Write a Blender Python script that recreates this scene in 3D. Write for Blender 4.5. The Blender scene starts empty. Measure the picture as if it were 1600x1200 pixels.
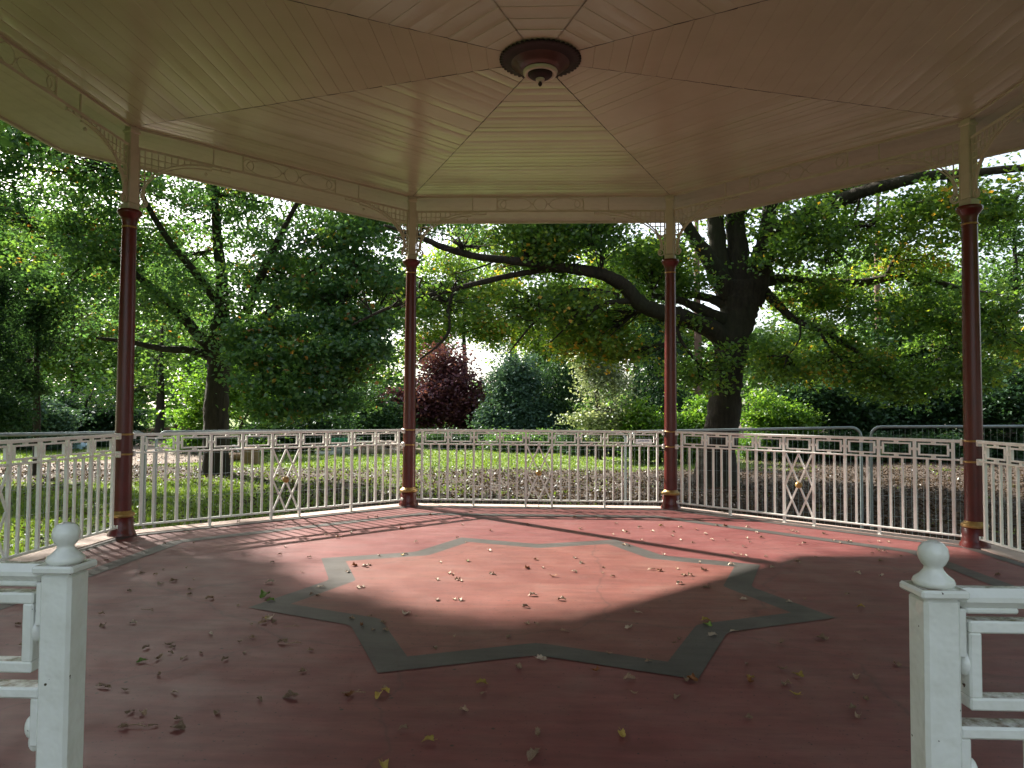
import bpy, math, random
import numpy as np
from mathutils import Vector, Matrix

random.seed(7)
RNG = np.random.default_rng(11)
C = bpy.context.scene.collection
SC = bpy.context.scene
PI = math.pi
rad = math.radians

# ------------------------------------------------------------------ camera
CAM = np.array([.0129, -6.1789, 1.4781]); YAW, PITCH, ROLL, FPX = .0393, .0367, .0064, 1119.32
_F = np.array([-math.sin(YAW)*math.cos(PITCH), math.cos(YAW)*math.cos(PITCH), math.sin(PITCH)])
_R = np.array([math.cos(YAW), math.sin(YAW), 0]); _U = np.cross(_R, _F)
_R2 = _R*math.cos(ROLL)+_U*math.sin(ROLL); _U2 = -_R*math.sin(ROLL)+_U*math.cos(ROLL)
cam_d = bpy.data.cameras.new('camera'); cam = bpy.data.objects.new('camera', cam_d); C.objects.link(cam)
cam_d.sensor_width = 36; cam_d.lens = FPX/1600*36; cam_d.clip_end = 2000; cam_d.clip_start = .05
cam.matrix_world = Matrix(((_R2[0], _U2[0], -_F[0], CAM[0]), (_R2[1], _U2[1], -_F[1], CAM[1]), (_R2[2], _U2[2], -_F[2], CAM[2]), (0, 0, 0, 1)))
SC.camera = cam
def ray(x, y): return _F+(x-800)/FPX*_R2-(y-600)/FPX*_U2
def P(x, y, d): return CAM+ray(x, y)*d                 # a point seen at (x, y), d metres deep
def on_z(x, y, z=0.):
    r = ray(x, y); return CAM+r*((z-CAM[2])/r[2])
GZ = -.8

# ------------------------------------------------------------------ light
EL = rad(34); SUN_XY = np.array([-.743, .669])        # towards the sun
w = bpy.data.worlds.new('World'); SC.world = w; w.use_nodes = True
nt = w.node_tree; bg = nt.nodes['Background']
sky = nt.nodes.new('ShaderNodeTexSky'); sky.sky_type = 'NISHITA'; sky.sun_disc = False
sky.sun_elevation = EL; sky.sun_rotation = math.atan2(SUN_XY[0], SUN_XY[1]) % (2*PI)
sky.air_density = 1.0; sky.dust_density = 2.5; sky.ozone_density = 1.0
hz = nt.nodes.new('ShaderNodeHueSaturation'); hz.inputs['Saturation'].default_value = .5   # thin bright cloud
nt.links.new(sky.outputs[0], hz.inputs['Color']); nt.links.new(hz.outputs[0], bg.inputs[0]); bg.inputs[1].default_value = .10
ld = bpy.data.lights.new('sun', 'SUN'); lo = bpy.data.objects.new('sun', ld); C.objects.link(lo)
ld.energy = 4.3; ld.angle = rad(.8); ld.color = (1, .93, .82)
lo.rotation_euler = Vector((-SUN_XY[0]*math.cos(EL), -SUN_XY[1]*math.cos(EL), -math.sin(EL))).to_track_quat('-Z', 'Y').to_euler()
lo.location = (-20, 18, 25)
SC.view_settings.view_transform = 'Standard'; SC.view_settings.look = 'None'; SC.view_settings.gamma = 1
SC.view_settings.exposure = 1.88
SC.render.engine = 'CYCLES'
SC.cycles.max_bounces = 7; SC.cycles.diffuse_bounces = 5; SC.cycles.glossy_bounces = 3; SC.cycles.transmission_bounces = 3
SC.cycles.use_denoising = True
try: SC.cycles.sample_clamp_indirect = 6
except Exception: pass

# ------------------------------------------------------------------ materials
def new_mat(name):
    m = bpy.data.materials.new(name); m.use_nodes = True
    return m, m.node_tree, m.node_tree.nodes['Principled BSDF']
def node(t, typ, **kw):
    n = t.nodes.new(typ)
    for k, v in kw.items(): setattr(n, k, v)
    return n
def noise(t, scale, detail=4, rough=.55, coord='Object', vec_scale=None):
    tc = node(t, 'ShaderNodeTexCoord'); n = node(t, 'ShaderNodeTexNoise')
    n.inputs['Scale'].default_value = scale; n.inputs['Detail'].default_value = detail; n.inputs['Roughness'].default_value = rough
    if vec_scale:
        mp = node(t, 'ShaderNodeMapping'); mp.inputs['Scale'].default_value = vec_scale
        t.links.new(tc.outputs[coord], mp.inputs['Vector']); t.links.new(mp.outputs[0], n.inputs['Vector'])
    else: t.links.new(tc.outputs[coord], n.inputs['Vector'])
    return n.outputs['Fac']
def ramp(t, fac, stops):
    r = node(t, 'ShaderNodeValToRGB'); e = r.color_ramp.elements
    while len(e) < len(stops): e.new(.5)
    for q, (p, c) in zip(e, stops): q.position = p; q.color = tuple(c)+(1,) if len(c) == 3 else c
    t.links.new(fac, r.inputs[0]); return r.outputs[0]
def mix(t, fac, a, b, mode='MIX'):
    m = node(t, 'ShaderNodeMix', data_type='RGBA', blend_type=mode)
    if isinstance(fac, (int, float)): m.inputs[0].default_value = fac
    else: t.links.new(fac, m.inputs[0])
    for s, v in ((6, a), (7, b)):
        if isinstance(v, tuple): m.inputs[s].default_value = v+(1,)
        else: t.links.new(v, m.inputs[s])
    return m.outputs[2]
def bump(t, b, h, strength=.3, dist=.01):
    n = node(t, 'ShaderNodeBump'); n.inputs['Strength'].default_value = strength; n.inputs['Distance'].default_value = dist
    t.links.new(h, n.inputs['Height']); t.links.new(n.outputs[0], b.inputs['Normal'])
def paint(name, col, dark, rough=.4, nscale=6, bstr=.2, bscale=60, bdist=.002, amount=(.45, .8), metallic=0.):
    m, t, b = new_mat(name)
    c = ramp(t, noise(t, nscale, 6), [(amount[0], col), (amount[1], dark)])
    t.links.new(c, b.inputs['Base Color']); b.inputs['Roughness'].default_value = rough; b.inputs['Metallic'].default_value = metallic
    bump(t, b, noise(t, bscale, 4), bstr, bdist)
    return m
M = {}
M['ceiling'] = paint('ceiling_paint', (.53, .50, .365), (.47, .435, .31), .17, 1.5, .25, 14, .002, (.4, .75))
M['cream'] = paint('cream_paint', (.53, .49, .38), (.46, .42, .32), .38, 7, .2, 50)
M['rail'] = paint('railing_paint', (.90, .90, .86), (.80, .76, .68), .38, 9, .3, 60, .002, (.5, .85))
M['maroon'] = paint('maroon_paint', (.105, .012, .011), (.062, .009, .009), .30, 5, .5, 45, .004)
M['gold'] = paint('gold_paint', (.42, .27, .09), (.26, .15, .05), .35, 20, .2, 60, .002, (.4, .8), .35)
M['rose'] = paint('rose_paint', (.022, .009, .009), (.012, .005, .005), .7, 12)
M['roof'] = paint('roof_felt', (.12, .12, .125), (.08, .08, .085), .8, 4)
M['stone'] = paint('edge_stone', (.50, .38, .335), (.40, .29, .25), .75, 5, .4, 90, .003)
M['brick'] = paint('base_brick', (.28, .13, .09), (.18, .09, .07), .85, 9, .5, 40, .01)
M['galv'] = paint('galvanised_steel', (.30, .36, .38), (.22, .27, .29), .42, 8, .1, 80, .001, (.4, .8), .7)
M['plate'] = paint('sign_plate', (.62, .64, .70), (.5, .52, .58), .5, 30)
M['ink'] = paint('sign_ink', (.08, .10, .22), (.05, .06, .15), .6)
M['log'] = paint('cut_wood', (.22, .14, .085), (.11, .07, .045), .9, 8, .6, 30, .02)
M['white'] = paint('white_board', (.75, .76, .78), (.6, .6, .6), .5)
M['green_plastic'] = paint('green_plastic', (.02, .26, .11), (.015, .18, .08), .35)
M['grey_plastic'] = paint('grey_plastic', (.33, .36, .38), (.22, .24, .25), .6)
M['orange_sheet'] = paint('orange_sheet', (.75, .16, .05), (.6, .12, .04), .5)
M['blue_sheet'] = paint('blue_sheet', (.45, .66, .80), (.35, .5, .7), .5)
M['rubble'] = paint('broken_stone', (.34, .27, .22), (.18, .14, .12), .9, 3, .6, 20, .03)

def newel_paint():                                    # thick lumpy old gloss paint with chips and grime on ledges
    m, t, b = new_mat('newel_paint')
    c = ramp(t, noise(t, 18, 6), [(.4, (.78, .80, .77)), (.8, (.68, .69, .64))])
    chips = ramp(t, noise(t, 48, 2, .5), [(.745, (0, 0, 0)), (.76, (1, 1, 1))])
    c = mix(t, chips, c, (.06, .045, .03))
    g = node(t, 'ShaderNodeNewGeometry'); sx = node(t, 'ShaderNodeSeparateXYZ'); t.links.new(g.outputs['Normal'], sx.inputs[0])
    mu = node(t, 'ShaderNodeMath', operation='MULTIPLY'); mu.use_clamp = True
    up = ramp(t, sx.outputs[2], [(.8, (0, 0, 0)), (.95, (1, 1, 1))]); gr = ramp(t, noise(t, 24, 6, .7), [(.38, (0, 0, 0)), (.62, (1, 1, 1))])
    t.links.new(up, mu.inputs[0]); t.links.new(gr, mu.inputs[1])
    c = mix(t, mu.outputs[0], c, (.20, .15, .10))
    t.links.new(c, b.inputs['Base Color']); b.inputs['Roughness'].default_value = .22
    a = node(t, 'ShaderNodeMath', operation='ADD'); t.links.new(noise(t, 26, 2, .45), a.inputs[0]); t.links.new(noise(t, 60, 1), a.inputs[1])
    bump(t, b, a.outputs[0], .42, .004)
    return m
M['newel'] = newel_paint()

def floor_mat(name, cols, wear):
    m, t, b = new_mat(name)
    c = ramp(t, noise(t, .9, 7, .6), [(.30, cols[0]), (.5, cols[1]), (.72, cols[2])])
    c = mix(t, ramp(t, noise(t, 2.6, 6, .65, vec_scale=(.5, 1.6, 1)), [(.5, (0, 0, 0)), (.78, (.55, .55, .55))]), c, wear)
    c = mix(t, ramp(t, noise(t, 160, 2), [(.62, (0, 0, 0)), (.75, (.35, .35, .35))]), c, (.05, .035, .03))
    c = mix(t, ramp(t, noise(t, 14, 6, .7), [(.60, (0, 0, 0)), (.8, (.4, .4, .4))]), c, (.10, .055, .05))
    st = ramp(t, noise(t, 5, 7, .75, vec_scale=(.35, 2.2, 1)), [(.40, (.78, .78, .78)), (.62, (1.12, 1.12, 1.12))]); c = mix(t, .8, c, st, 'MULTIPLY')
    c = mix(t, ramp(t, noise(t, 1.7, 8, .72), [(.56, (0, 0, 0)), (.74, (.24, .24, .24))]), c, (.20, .14, .13))       # dry dust
    tc = node(t, 'ShaderNodeTexCoord'); vo = node(t, 'ShaderNodeTexVoronoi'); vo.inputs['Scale'].default_value = 4.2; vo.inputs['Randomness'].default_value = 1; t.links.new(tc.outputs['Object'], vo.inputs['Vector'])
    c = mix(t, ramp(t, vo.outputs['Distance'], [(.030, (1, 1, 1)), (.055, (0, 0, 0))]), c, (.045, .028, .02))          # crumbs of leaf
    vc = node(t, 'ShaderNodeTexVoronoi', feature='DISTANCE_TO_EDGE'); vc.inputs['Scale'].default_value = .42
    wn = node(t, 'ShaderNodeTexNoise'); wn.inputs['Scale'].default_value = 2.5; wn.inputs['Detail'].default_value = 6; t.links.new(tc.outputs['Object'], wn.inputs['Vector'])
    mv = node(t, 'ShaderNodeMix', data_type='RGBA'); mv.inputs[0].default_value = .25; t.links.new(tc.outputs['Object'], mv.inputs[6]); t.links.new(wn.outputs['Color'], mv.inputs[7]); t.links.new(mv.outputs[2], vc.inputs['Vector'])
    c = mix(t, ramp(t, vc.outputs['Distance'], [(.0, (.40, .40, .40)), (.0045, (0, 0, 0))]), c, (.05, .03, .028))       # hairline cracks
    t.links.new(c, b.inputs['Base Color'])
    r = ramp(t, noise(t, 3, 5), [(.3, (.46, .46, .46)), (.7, (.62, .62, .62))]); t.links.new(r, b.inputs['Roughness']); b.inputs['Specular IOR Level'].default_value = .36
    c0 = c = mix(t, ramp(t, noise(t, 55, 1, .4), [(.70, (0, 0, 0)), (.73, (.8, .8, .8))]), c, (.035, .022, .02)); t.links.new(c, b.inputs['Base Color'])
    bump(t, b, noise(t, 220, 3), .18, .002)
    return m
M['floor'] = floor_mat('red_screed', [(.140, .034, .034), (.180, .053, .051), (.215, .080, .075)], (.21, .102, .096))
M['field'] = floor_mat('worn_red_screed', [(.150, .047, .040), (.190, .066, .054), (.225, .090, .072)], (.22, .125, .098))
M['band'] = floor_mat('grey_screed', [(.050, .046, .043), (.067, .062, .058), (.082, .076, .071)], (.105, .094, .088))

def leaf_mat(name, stops, trans=1.6, tw=.5, gl=.035):
    m = bpy.data.materials.new(name); m.use_nodes = True; t = m.node_tree; t.nodes.clear()
    out = node(t, 'ShaderNodeOutputMaterial'); at = node(t, 'ShaderNodeAttribute', attribute_name='tint')
    c = ramp(t, at.outputs['Fac'], stops)
    d = node(t, 'ShaderNodeBsdfDiffuse'); tr = node(t, 'ShaderNodeBsdfTranslucent'); g = node(t, 'ShaderNodeBsdfGlossy'); g.inputs['Roughness'].default_value = .38
    t.links.new(c, d.inputs[0])
    k = mix(t, 1.0, c, (trans*1.1, trans*1.15, trans*.55), 'MULTIPLY'); t.links.new(k, tr.inputs[0])
    g.inputs[0].default_value = (.8, .85, .9, 1)
    m1 = node(t, 'ShaderNodeMixShader'); m1.inputs[0].default_value = tw; t.links.new(d.outputs[0], m1.inputs[1]); t.links.new(tr.outputs[0], m1.inputs[2])
    m2 = node(t, 'ShaderNodeMixShader'); m2.inputs[0].default_value = gl; t.links.new(m1.outputs[0], m2.inputs[1]); t.links.new(g.outputs[0], m2.inputs[2])
    t.links.new(m2.outputs[0], out.inputs[0])
    return m
GREEN = [(0, (.05, .10, .04)), (.4, (.09, .17, .05)), (.75, (.15, .24, .06)), (.95, (.22, .29, .06)), (1, (.36, .26, .05))]
L = {}
L['maple'] = leaf_mat('maple_leaves', [(0, (.055, .125, .065)), (.4, (.085, .18, .07)), (.75, (.14, .25, .065)), (.96, (.21, .29, .055)), (1, (.40, .18, .05))], 1.5, .42, .06)
L['oak'] = leaf_mat('oak_leaves', [(0, (.05, .10, .034)), (.4, (.09, .17, .042)), (.75, (.16, .25, .045)), (.95, (.30, .34, .055)), (1, (.50, .28, .045))])
L['bright'] = leaf_mat('bright_leaves', [(0, (.05, .11, .02)), (.5, (.10, .20, .03)), (1, (.22, .30, .05))], 1.6)
L['dark'] = leaf_mat('evergreen_leaves', [(0, (.018, .045, .022)), (.5, (.036, .08, .036)), (1, (.07, .13, .056))], 1.2, .3, .02)
L['blue'] = leaf_mat('blue_green_leaves', [(0, (.045, .09, .07)), (.5, (.085, .155, .115)), (1, (.15, .235, .175))], 1.0, .3, .03)
L['copper'] = leaf_mat('copper_leaves', [(0, (.085, .032, .046)), (.5, (.15, .055, .075)), (1, (.25, .105, .125))], 1.2, .35)
L['holly'] = leaf_mat('variegated_leaves', [(0, (.08, .12, .06)), (.35, (.22, .27, .15)), (.75, (.48, .52, .38)), (1, (.65, .66, .52))], 1.0, .3)
L['mid'] = leaf_mat('parkland_leaves', GREEN)
L['grass'] = leaf_mat('grass_blades', [(0, (.085, .145, .024)), (.5, (.155, .235, .038)), (1, (.27, .32, .07))], 1.3, .35, .04)
L['litter'] = leaf_mat('litter_leaves', [(0, (.026, .014, .009)), (.4, (.052, .030, .018)), (.8, (.09, .055, .032)), (1, (.20, .135, .085))], 1.2, .2)

def bark(name, a, b_, moss):
    m, t, b = new_mat(name)
    c = ramp(t, noise(t, 3.0, 8, .65, vec_scale=(3, 3, .7)), [(.35, a), (.65, b_)])
    c = mix(t, ramp(t, noise(t, .7, 5), [(.45, (0, 0, 0)), (.7, (.8, .8, .8))]), c, moss)
    t.links.new(c, b.inputs['Base Color']); b.inputs['Roughness'].default_value = .95
    bump(t, b, noise(t, 7, 7, .65, vec_scale=(3, 3, .5)), .9, .05)
    return m
M['bark'] = bark('dark_bark', (.020, .015, .011), (.050, .038, .028), (.032, .038, .018))
M['pine_bark'] = bark('pine_bark', (.10, .055, .04), (.19, .115, .085), (.12, .08, .06))

def ground_mat():
    m, t, b = new_mat('lawn')
    at = node(t, 'ShaderNodeAttribute', attribute_name='litter')
    g = ramp(t, noise(t, 1.1, 8, .6), [(.3, (.085, .13, .026)), (.55, (.135, .19, .036)), (.75, (.20, .24, .055))])
    s = ramp(t, noise(t, 4, 8, .7), [(.3, (.030, .020, .013)), (.5, (.060, .040, .027)), (.72, (.11, .075, .05))])
    a = node(t, 'ShaderNodeMath', operation='ADD'); t.links.new(at.outputs['Fac'], a.inputs[0]); t.links.new(noise(t, 2.2, 7, .7), a.inputs[1])
    f = ramp(t, a.outputs[0], [(.78, (0, 0, 0)), (1.1, (1, 1, 1))])
    c = mix(t, f, g, s); t.links.new(c, b.inputs['Base Color']); b.inputs['Roughness'].default_value = 1
    bump(t, b, noise(t, 30, 5), .8, .03)
    return m
M['lawn'] = ground_mat()
def path_mat():
    m, t, b = new_mat('dirt_path')
    c = ramp(t, noise(t, 2.5, 8, .7), [(.3, (.11, .08, .06)), (.5, (.18, .135, .105)), (.7, (.26, .20, .16))])
    t.links.new(c, b.inputs['Base Color']); b.inputs['Roughness'].default_value = 1; bump(t, b, noise(t, 14, 6), .8, .04); return m
M['path'] = path_mat()

# ------------------------------------------------------------------ mesh helpers
class MB:
    def __init__(s): s.v = []; s.f = []; s.mi = []; s.sm = []
    def add(s, vs, fs, mi=0, smooth=False):
        o = len(s.v); s.v.extend([tuple(map(float, p)) for p in vs])
        for f in fs: s.f.append(tuple(o+i for i in f)); s.mi.append(mi); s.sm.append(smooth)
    def hexa(s, a, b, mi=0):                          # two quads a, b of four points
        s.add(list(a)+list(b), [(3, 2, 1, 0), (4, 5, 6, 7), (0, 1, 5, 4), (1, 2, 6, 5), (2, 3, 7, 6), (3, 0, 4, 7)], mi)
    def box(s, c, size, rz=0., mi=0, ch=0.):
        hx, hy, hz = [q/2 for q in size]; co, si = math.cos(rz), math.sin(rz)
        def pt(x, y, z): return (c[0]+x*co-y*si, c[1]+x*si+y*co, c[2]+z)
        if ch <= 0:
            s.hexa([pt(-hx, -hy, -hz), pt(hx, -hy, -hz), pt(hx, hy, -hz), pt(-hx, hy, -hz)], [pt(-hx, -hy, hz), pt(hx, -hy, hz), pt(hx, hy, hz), pt(-hx, hy, hz)], mi)
        else:                                         # chamfered box
            vs = []; ix = {}
            for sx in (-1, 1):
                for sy in (-1, 1):
                    for sz in (-1, 1):
                        for k in range(3):
                            q = [sx*hx, sy*hy, sz*hz]
                            for j in range(3):
                                if j != k: q[j] -= (sx, sy, sz)[j]*ch
                            ix[(sx, sy, sz, k)] = len(vs); vs.append(pt(*q))
            fs = []
            for k in range(3):
                i, j = [(1, 2), (2, 0), (0, 1)][k]
                for sk in (-1, 1):
                    loop = []
                    for a_, b_ in ((-1, -1), (1, -1), (1, 1), (-1, 1)):
                        q = [0, 0, 0]; q[k] = sk; q[i] = a_; q[j] = b_; loop.append(ix[(*q, k)])
                    fs.append(loop if sk > 0 else loop[::-1])
            for k in range(3):
                i, j = [(1, 2), (2, 0), (0, 1)][k]
                for a_ in (-1, 1):
                    for b_ in (-1, 1):
                        q0 = [0, 0, 0]; q0[i] = a_; q0[j] = b_; q1 = list(q0); q0[k] = -1; q1[k] = 1
                        loop = [ix[(*q0, i)], ix[(*q1, i)], ix[(*q1, j)], ix[(*q0, j)]]
                        fs.append(loop if a_*b_ < 0 else loop[::-1])
            for sx in (-1, 1):
                for sy in (-1, 1):
                    for sz in (-1, 1):
                        l = [ix[(sx, sy, sz, k)] for k in range(3)]; fs.append(l if sx*sy*sz > 0 else l[::-1])
            s.add(vs, fs, mi)
    def bar(s, p0, p1, wd, ht, up=(0, 0, 1), mi=0):   # rectangular bar
        p0, p1 = np.array(p0, float), np.array(p1, float); d = p1-p0; d /= np.linalg.norm(d); up = np.array(up, float)
        sd = np.cross(d, up); n = np.linalg.norm(sd)
        if n < 1e-6: sd = np.cross(d, np.array((1., 0, 0))); n = np.linalg.norm(sd)
        sd /= n; u = np.cross(sd, d); q = [(-1, -1), (1, -1), (1, 1), (-1, 1)]
        s.hexa([p0+sd*a*wd/2+u*b*ht/2 for a, b in q], [p1+sd*a*wd/2+u*b*ht/2 for a, b in q], mi)
    def tube(s, pts, rs, n=8, mi=0, cap=True, wob=0.):
        pts = [np.array(p, float) for p in pts]; rings = []; ref = np.array((.31, .17, .93))
        for i, p in enumerate(pts):
            d = pts[min(i+1, len(pts)-1)]-pts[max(i-1, 0)]; d /= max(np.linalg.norm(d), 1e-9)
            a = np.cross(d, ref); a /= max(np.linalg.norm(a), 1e-6); b = np.cross(d, a)
            r = rs[i] if hasattr(rs, '__len__') else rs
            rings.append([p+(a*math.cos(2*PI*k/n)+b*math.sin(2*PI*k/n))*r*(1+(random.uniform(-wob, wob) if wob else 0)) for k in range(n)])
        vs = [q for r in rings for q in r]; fs = []
        for i in range(len(pts)-1):
            for k in range(n): fs.append((i*n+k, i*n+(k+1) % n, (i+1)*n+(k+1) % n, (i+1)*n+k))
        s.add(vs, fs, mi, True)
        if cap:
            s.add(rings[0], [tuple(range(n))[::-1]], mi); s.add(rings[-1], [tuple(range(n))], mi)
    def lathe(s, prof, n=24, c=(0, 0, 0), mi=0, smooth=True, wave=None):
        vs = []; fs = []
        for j, (r, z) in enumerate(prof):
            for k in range(n):
                a = 2*PI*k/n; q = r*(wave(j, k) if wave else 1)
                vs.append((c[0]+q*math.cos(a), c[1]+q*math.sin(a), c[2]+z))
        for j in range(len(prof)-1):
            for k in range(n): fs.append((j*n+k, j*n+(k+1) % n, (j+1)*n+(k+1) % n, (j+1)*n+k))
        s.add(vs, fs, mi, smooth)
    def ball(s, c, r, n=20, m=12, sc=(1, 1, 1), mi=0):
        s.lathe([(0, 0)], 1) if False else None
        vs = []; fs = []
        for j in range(m+1):
            t = PI*j/m
            for k in range(n):
                a = 2*PI*k/n; vs.append((c[0]+r*sc[0]*math.sin(t)*math.cos(a), c[1]+r*sc[1]*math.sin(t)*math.sin(a), c[2]-r*sc[2]*math.cos(t)))
        for j in range(m):
            for k in range(n): fs.append((j*n+k, j*n+(k+1) % n, (j+1)*n+(k+1) % n, (j+1)*n+k))
        s.add(vs, fs, mi, True)
    def build(s, name, mats, parent=None, bevel=0.):
        me = bpy.data.meshes.new(name); me.from_pydata(s.v, [], s.f)
        for m in (mats if isinstance(mats, (list, tuple)) else [mats]): me.materials.append(m)
        me.polygons.foreach_set('material_index', s.mi); me.polygons.foreach_set('use_smooth', s.sm); me.update()
        o = bpy.data.objects.new(name, me); C.objects.link(o)
        if parent is not None: o.parent = parent
        return o
def thing(name, label, cat, loc=(0, 0, 0), group=None):
    o = bpy.data.objects.new(name, None); C.objects.link(o); o.location = loc; o.empty_display_size = .3
    tag(o, label, cat, group); return o
def tag(o, label=None, cat=None, group=None, kind=None):
    if label: o['label'] = label
    if cat: o['category'] = cat
    if group: o['group'] = group
    if kind: o['kind'] = kind
    return o
def dup(o, parent=None):
    c = o.copy(); C.objects.link(c); c.parent = parent
    for ch in o.children: dup(ch, c)
    return c

# ------------------------------------------------------------------ the bandstand
S = 4.0; A = S/2*(1+math.sqrt(2)); T8 = math.tan(PI/8); RV = A/math.cos(PI/8)
BS = thing('bandstand', 'open octagonal bandstand with red floor, maroon columns and cream boarded ceiling', 'bandstand')
def oct_pts(ap, z): return [(ap/math.cos(PI/8)*math.cos(PI/8+k*PI/4), ap/math.cos(PI/8)*math.sin(PI/8+k*PI/4), z) for k in range(8)]
def oct_ring(mb, a0, a1, z, mi=0):
    o = oct_pts(a0, z); i = oct_pts(a1, z)
    mb.add(o+i, [(k, (k+1) % 8, 8+(k+1) % 8, 8+k) for k in range(8)], mi)
mb = MB(); mb.add(oct_pts(4.80, 0), [tuple(range(8))]); mb.build('floor', M['floor'], BS)
# grey star with softened inner corners, and the grey border bands
def star_outline(rt, rv, da=0., n=4):
    pts = []
    for k in range(8):
        t = PI/8+k*PI/4; v = t+PI/8; tn = t+PI/4
        a = np.array((rt*math.cos(t), rt*math.sin(t))); b = np.array((rv*math.cos(v), rv*math.sin(v))); c = np.array((rt*math.cos(tn), rt*math.sin(tn)))
        pts.append(a); p0 = a+(b-a)*.93; p2 = c+(b-c)*.93
        for j in range(n+1):
            u = j/n; pts.append(p0*(1-u)**2+b*2*u*(1-u)+p2*u*u)
    return pts
o_, i_ = star_outline(2.32, 1.80), star_outline(2.02, 1.565); N_ = len(o_)
mb = MB(); mb.add([(*p, .004) for p in o_]+[(*p, .004) for p in i_], [(k, (k+1) % N_, N_+(k+1) % N_, N_+k) for k in range(N_)]); mb.build('star_inlay', M['band'], BS)
mb = MB(); mb.add([(0, 0, .004)]+[(*p, .004) for p in i_], [(0, 1+k, 1+(k+1) % N_) for k in range(N_)]); mb.build('star_field', M['field'], BS)
mb = MB(); oct_ring(mb, 4.08, 3.90, .004); mb.build('border_inlay', M['band'], BS)
mb = MB(); oct_ring(mb, 4.785, 4.66, .004); mb.build('edge_inlay', M['band'], BS)
mb = MB()                                              # pale edging slabs with joints, then the brick base
for k in range(8):
    n0 = np.array((math.cos(k*PI/4), math.sin(k*PI/4), 0)); tt = np.array((-n0[1], n0[0], 0))
    for j in range(4):
        u0, u1 = -1+j*.5, -1+(j+1)*.5; e = .004
        def q(ap, u, z, sg): return n0*ap+tt*(u*ap*T8+sg*e)+np.array((0, 0, z))
        mb.hexa([q(4.80, u0, -.14, 1), q(5.12, u0, -.14, 1), q(5.12, u1, -.14, -1), q(4.80, u1, -.14, -1)], [q(4.80, u0, .012, 1), q(5.12, u0, .004, 1), q(5.12, u1, .004, -1), q(4.80, u1, .012, -1)])
mb.build('edging', M['stone'], BS)
mb = MB(); a_ = oct_pts(5.05, -.14); b_ = oct_pts(5.05, -1.0); mb.add(a_+b_, [(k+8, (k+1) % 8+8, (k+1) % 8, k) for k in range(8)]+[tuple(range(8))]); mb.build('base_wall', M['brick'], BS)

ZC0, ZC1 = 4.545, 4.80; KZ = (ZC1-ZC0)/A
def zc(r): return ZC0+KZ*r
for k in range(8):                                     # boarded ceiling, one panel to each side
    n0 = np.array((math.cos(k*PI/4), math.sin(k*PI/4), 0)); tt = np.array((-n0[1], n0[0], 0)); mb = MB(); r = .16; bw = .1535
    while r < A-.02:
        r1 = min(r+bw, A); dz = random.uniform(-.0016, .0016); tl = random.uniform(-.0022, .0022); cup = random.uniform(.0004, .0022)
        pr = [(r, .0032), (r+.0013, .0032), (r+.0034, dz-tl), (r+(r1-r)*.3, dz-tl*.4-cup), (r+(r1-r)*.7, dz+tl*.4-cup), (r1-.003, dz+tl), (r1, .0032)]
        vs = []
        for (rr, z) in pr:
            hw = rr*T8-.0045
            for u in (-1, -.33, .33, 1): vs.append(n0*rr+tt*u*hw+np.array((0, 0, zc(rr)+z)))
        mb.add(vs, [(4*i+j, 4*i+j+1, 4*i+j+5, 4*i+j+4) for i in range(6) for j in range(3)])
        r = r1
    mb.build('ceiling_panel', M['ceiling'], BS)
    mb = MB(); r = A+.10; nb = 8                        # soffit of the overhang, boarded the same way
    for i in range(nb):
        r0, r1 = A+(6.0-A)*i/nb, A+(6.0-A)*(i+1)/nb; f = lambda rr: 4.80-.08*(rr-A)/(6.0-A)
        pr = [(r0, .004), (r0+.003, 0), (r1-.003, random.uniform(-.002, .002)), (r1, .004)]; vs = []
        for rr, z in pr:
            for u in (-1, 1): vs.append(n0*rr+tt*u*(rr*T8)+np.array((0, 0, f(rr)+z)))
        mb.add(vs, [(2*i_2, 2*i_2+1, 2*i_2+3, 2*i_2+2) for i_2 in range(3)])
    mb.build('soffit', M['cream'], BS)
    mb = MB(); q = lambda ap, u, z: n0*ap+tt*u*ap*T8+np.array((0, 0, z))
    mb.hexa([q(6.0, -1, 4.69), q(6.04, -1, 4.69), q(6.04, 1, 4.69), q(6.0, 1, 4.69)], [q(6.0, -1, 4.98), q(6.04, -1, 4.98), q(6.04, 1, 4.98), q(6.0, 1, 4.98)]); mb.build('fascia', M['cream'], BS)
    c = PI/8+k*PI/4; d = np.array((math.cos(c), math.sin(c), 0)); mb = MB()
    mb.bar(d*.15+np.array((0, 0, ZC0+.10)), d*(RV-.06)+np.array((0, 0, ZC1+.10)), .12, .03); mb.build('hip_batten', M['ceiling'], BS)
mb = MB(); e_ = oct_pts(6.10, 4.982); m_ = oct_pts(2.6, 6.35); mb.add(e_+m_+[(0, 0, 6.9)], [(k, (k+1) % 8, 8+(k+1) % 8, 8+k) for k in range(8)]+[(8+k, 8+(k+1) % 8, 16) for k in range(8)]); mb.build('roof', M['roof'], BS)

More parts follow.
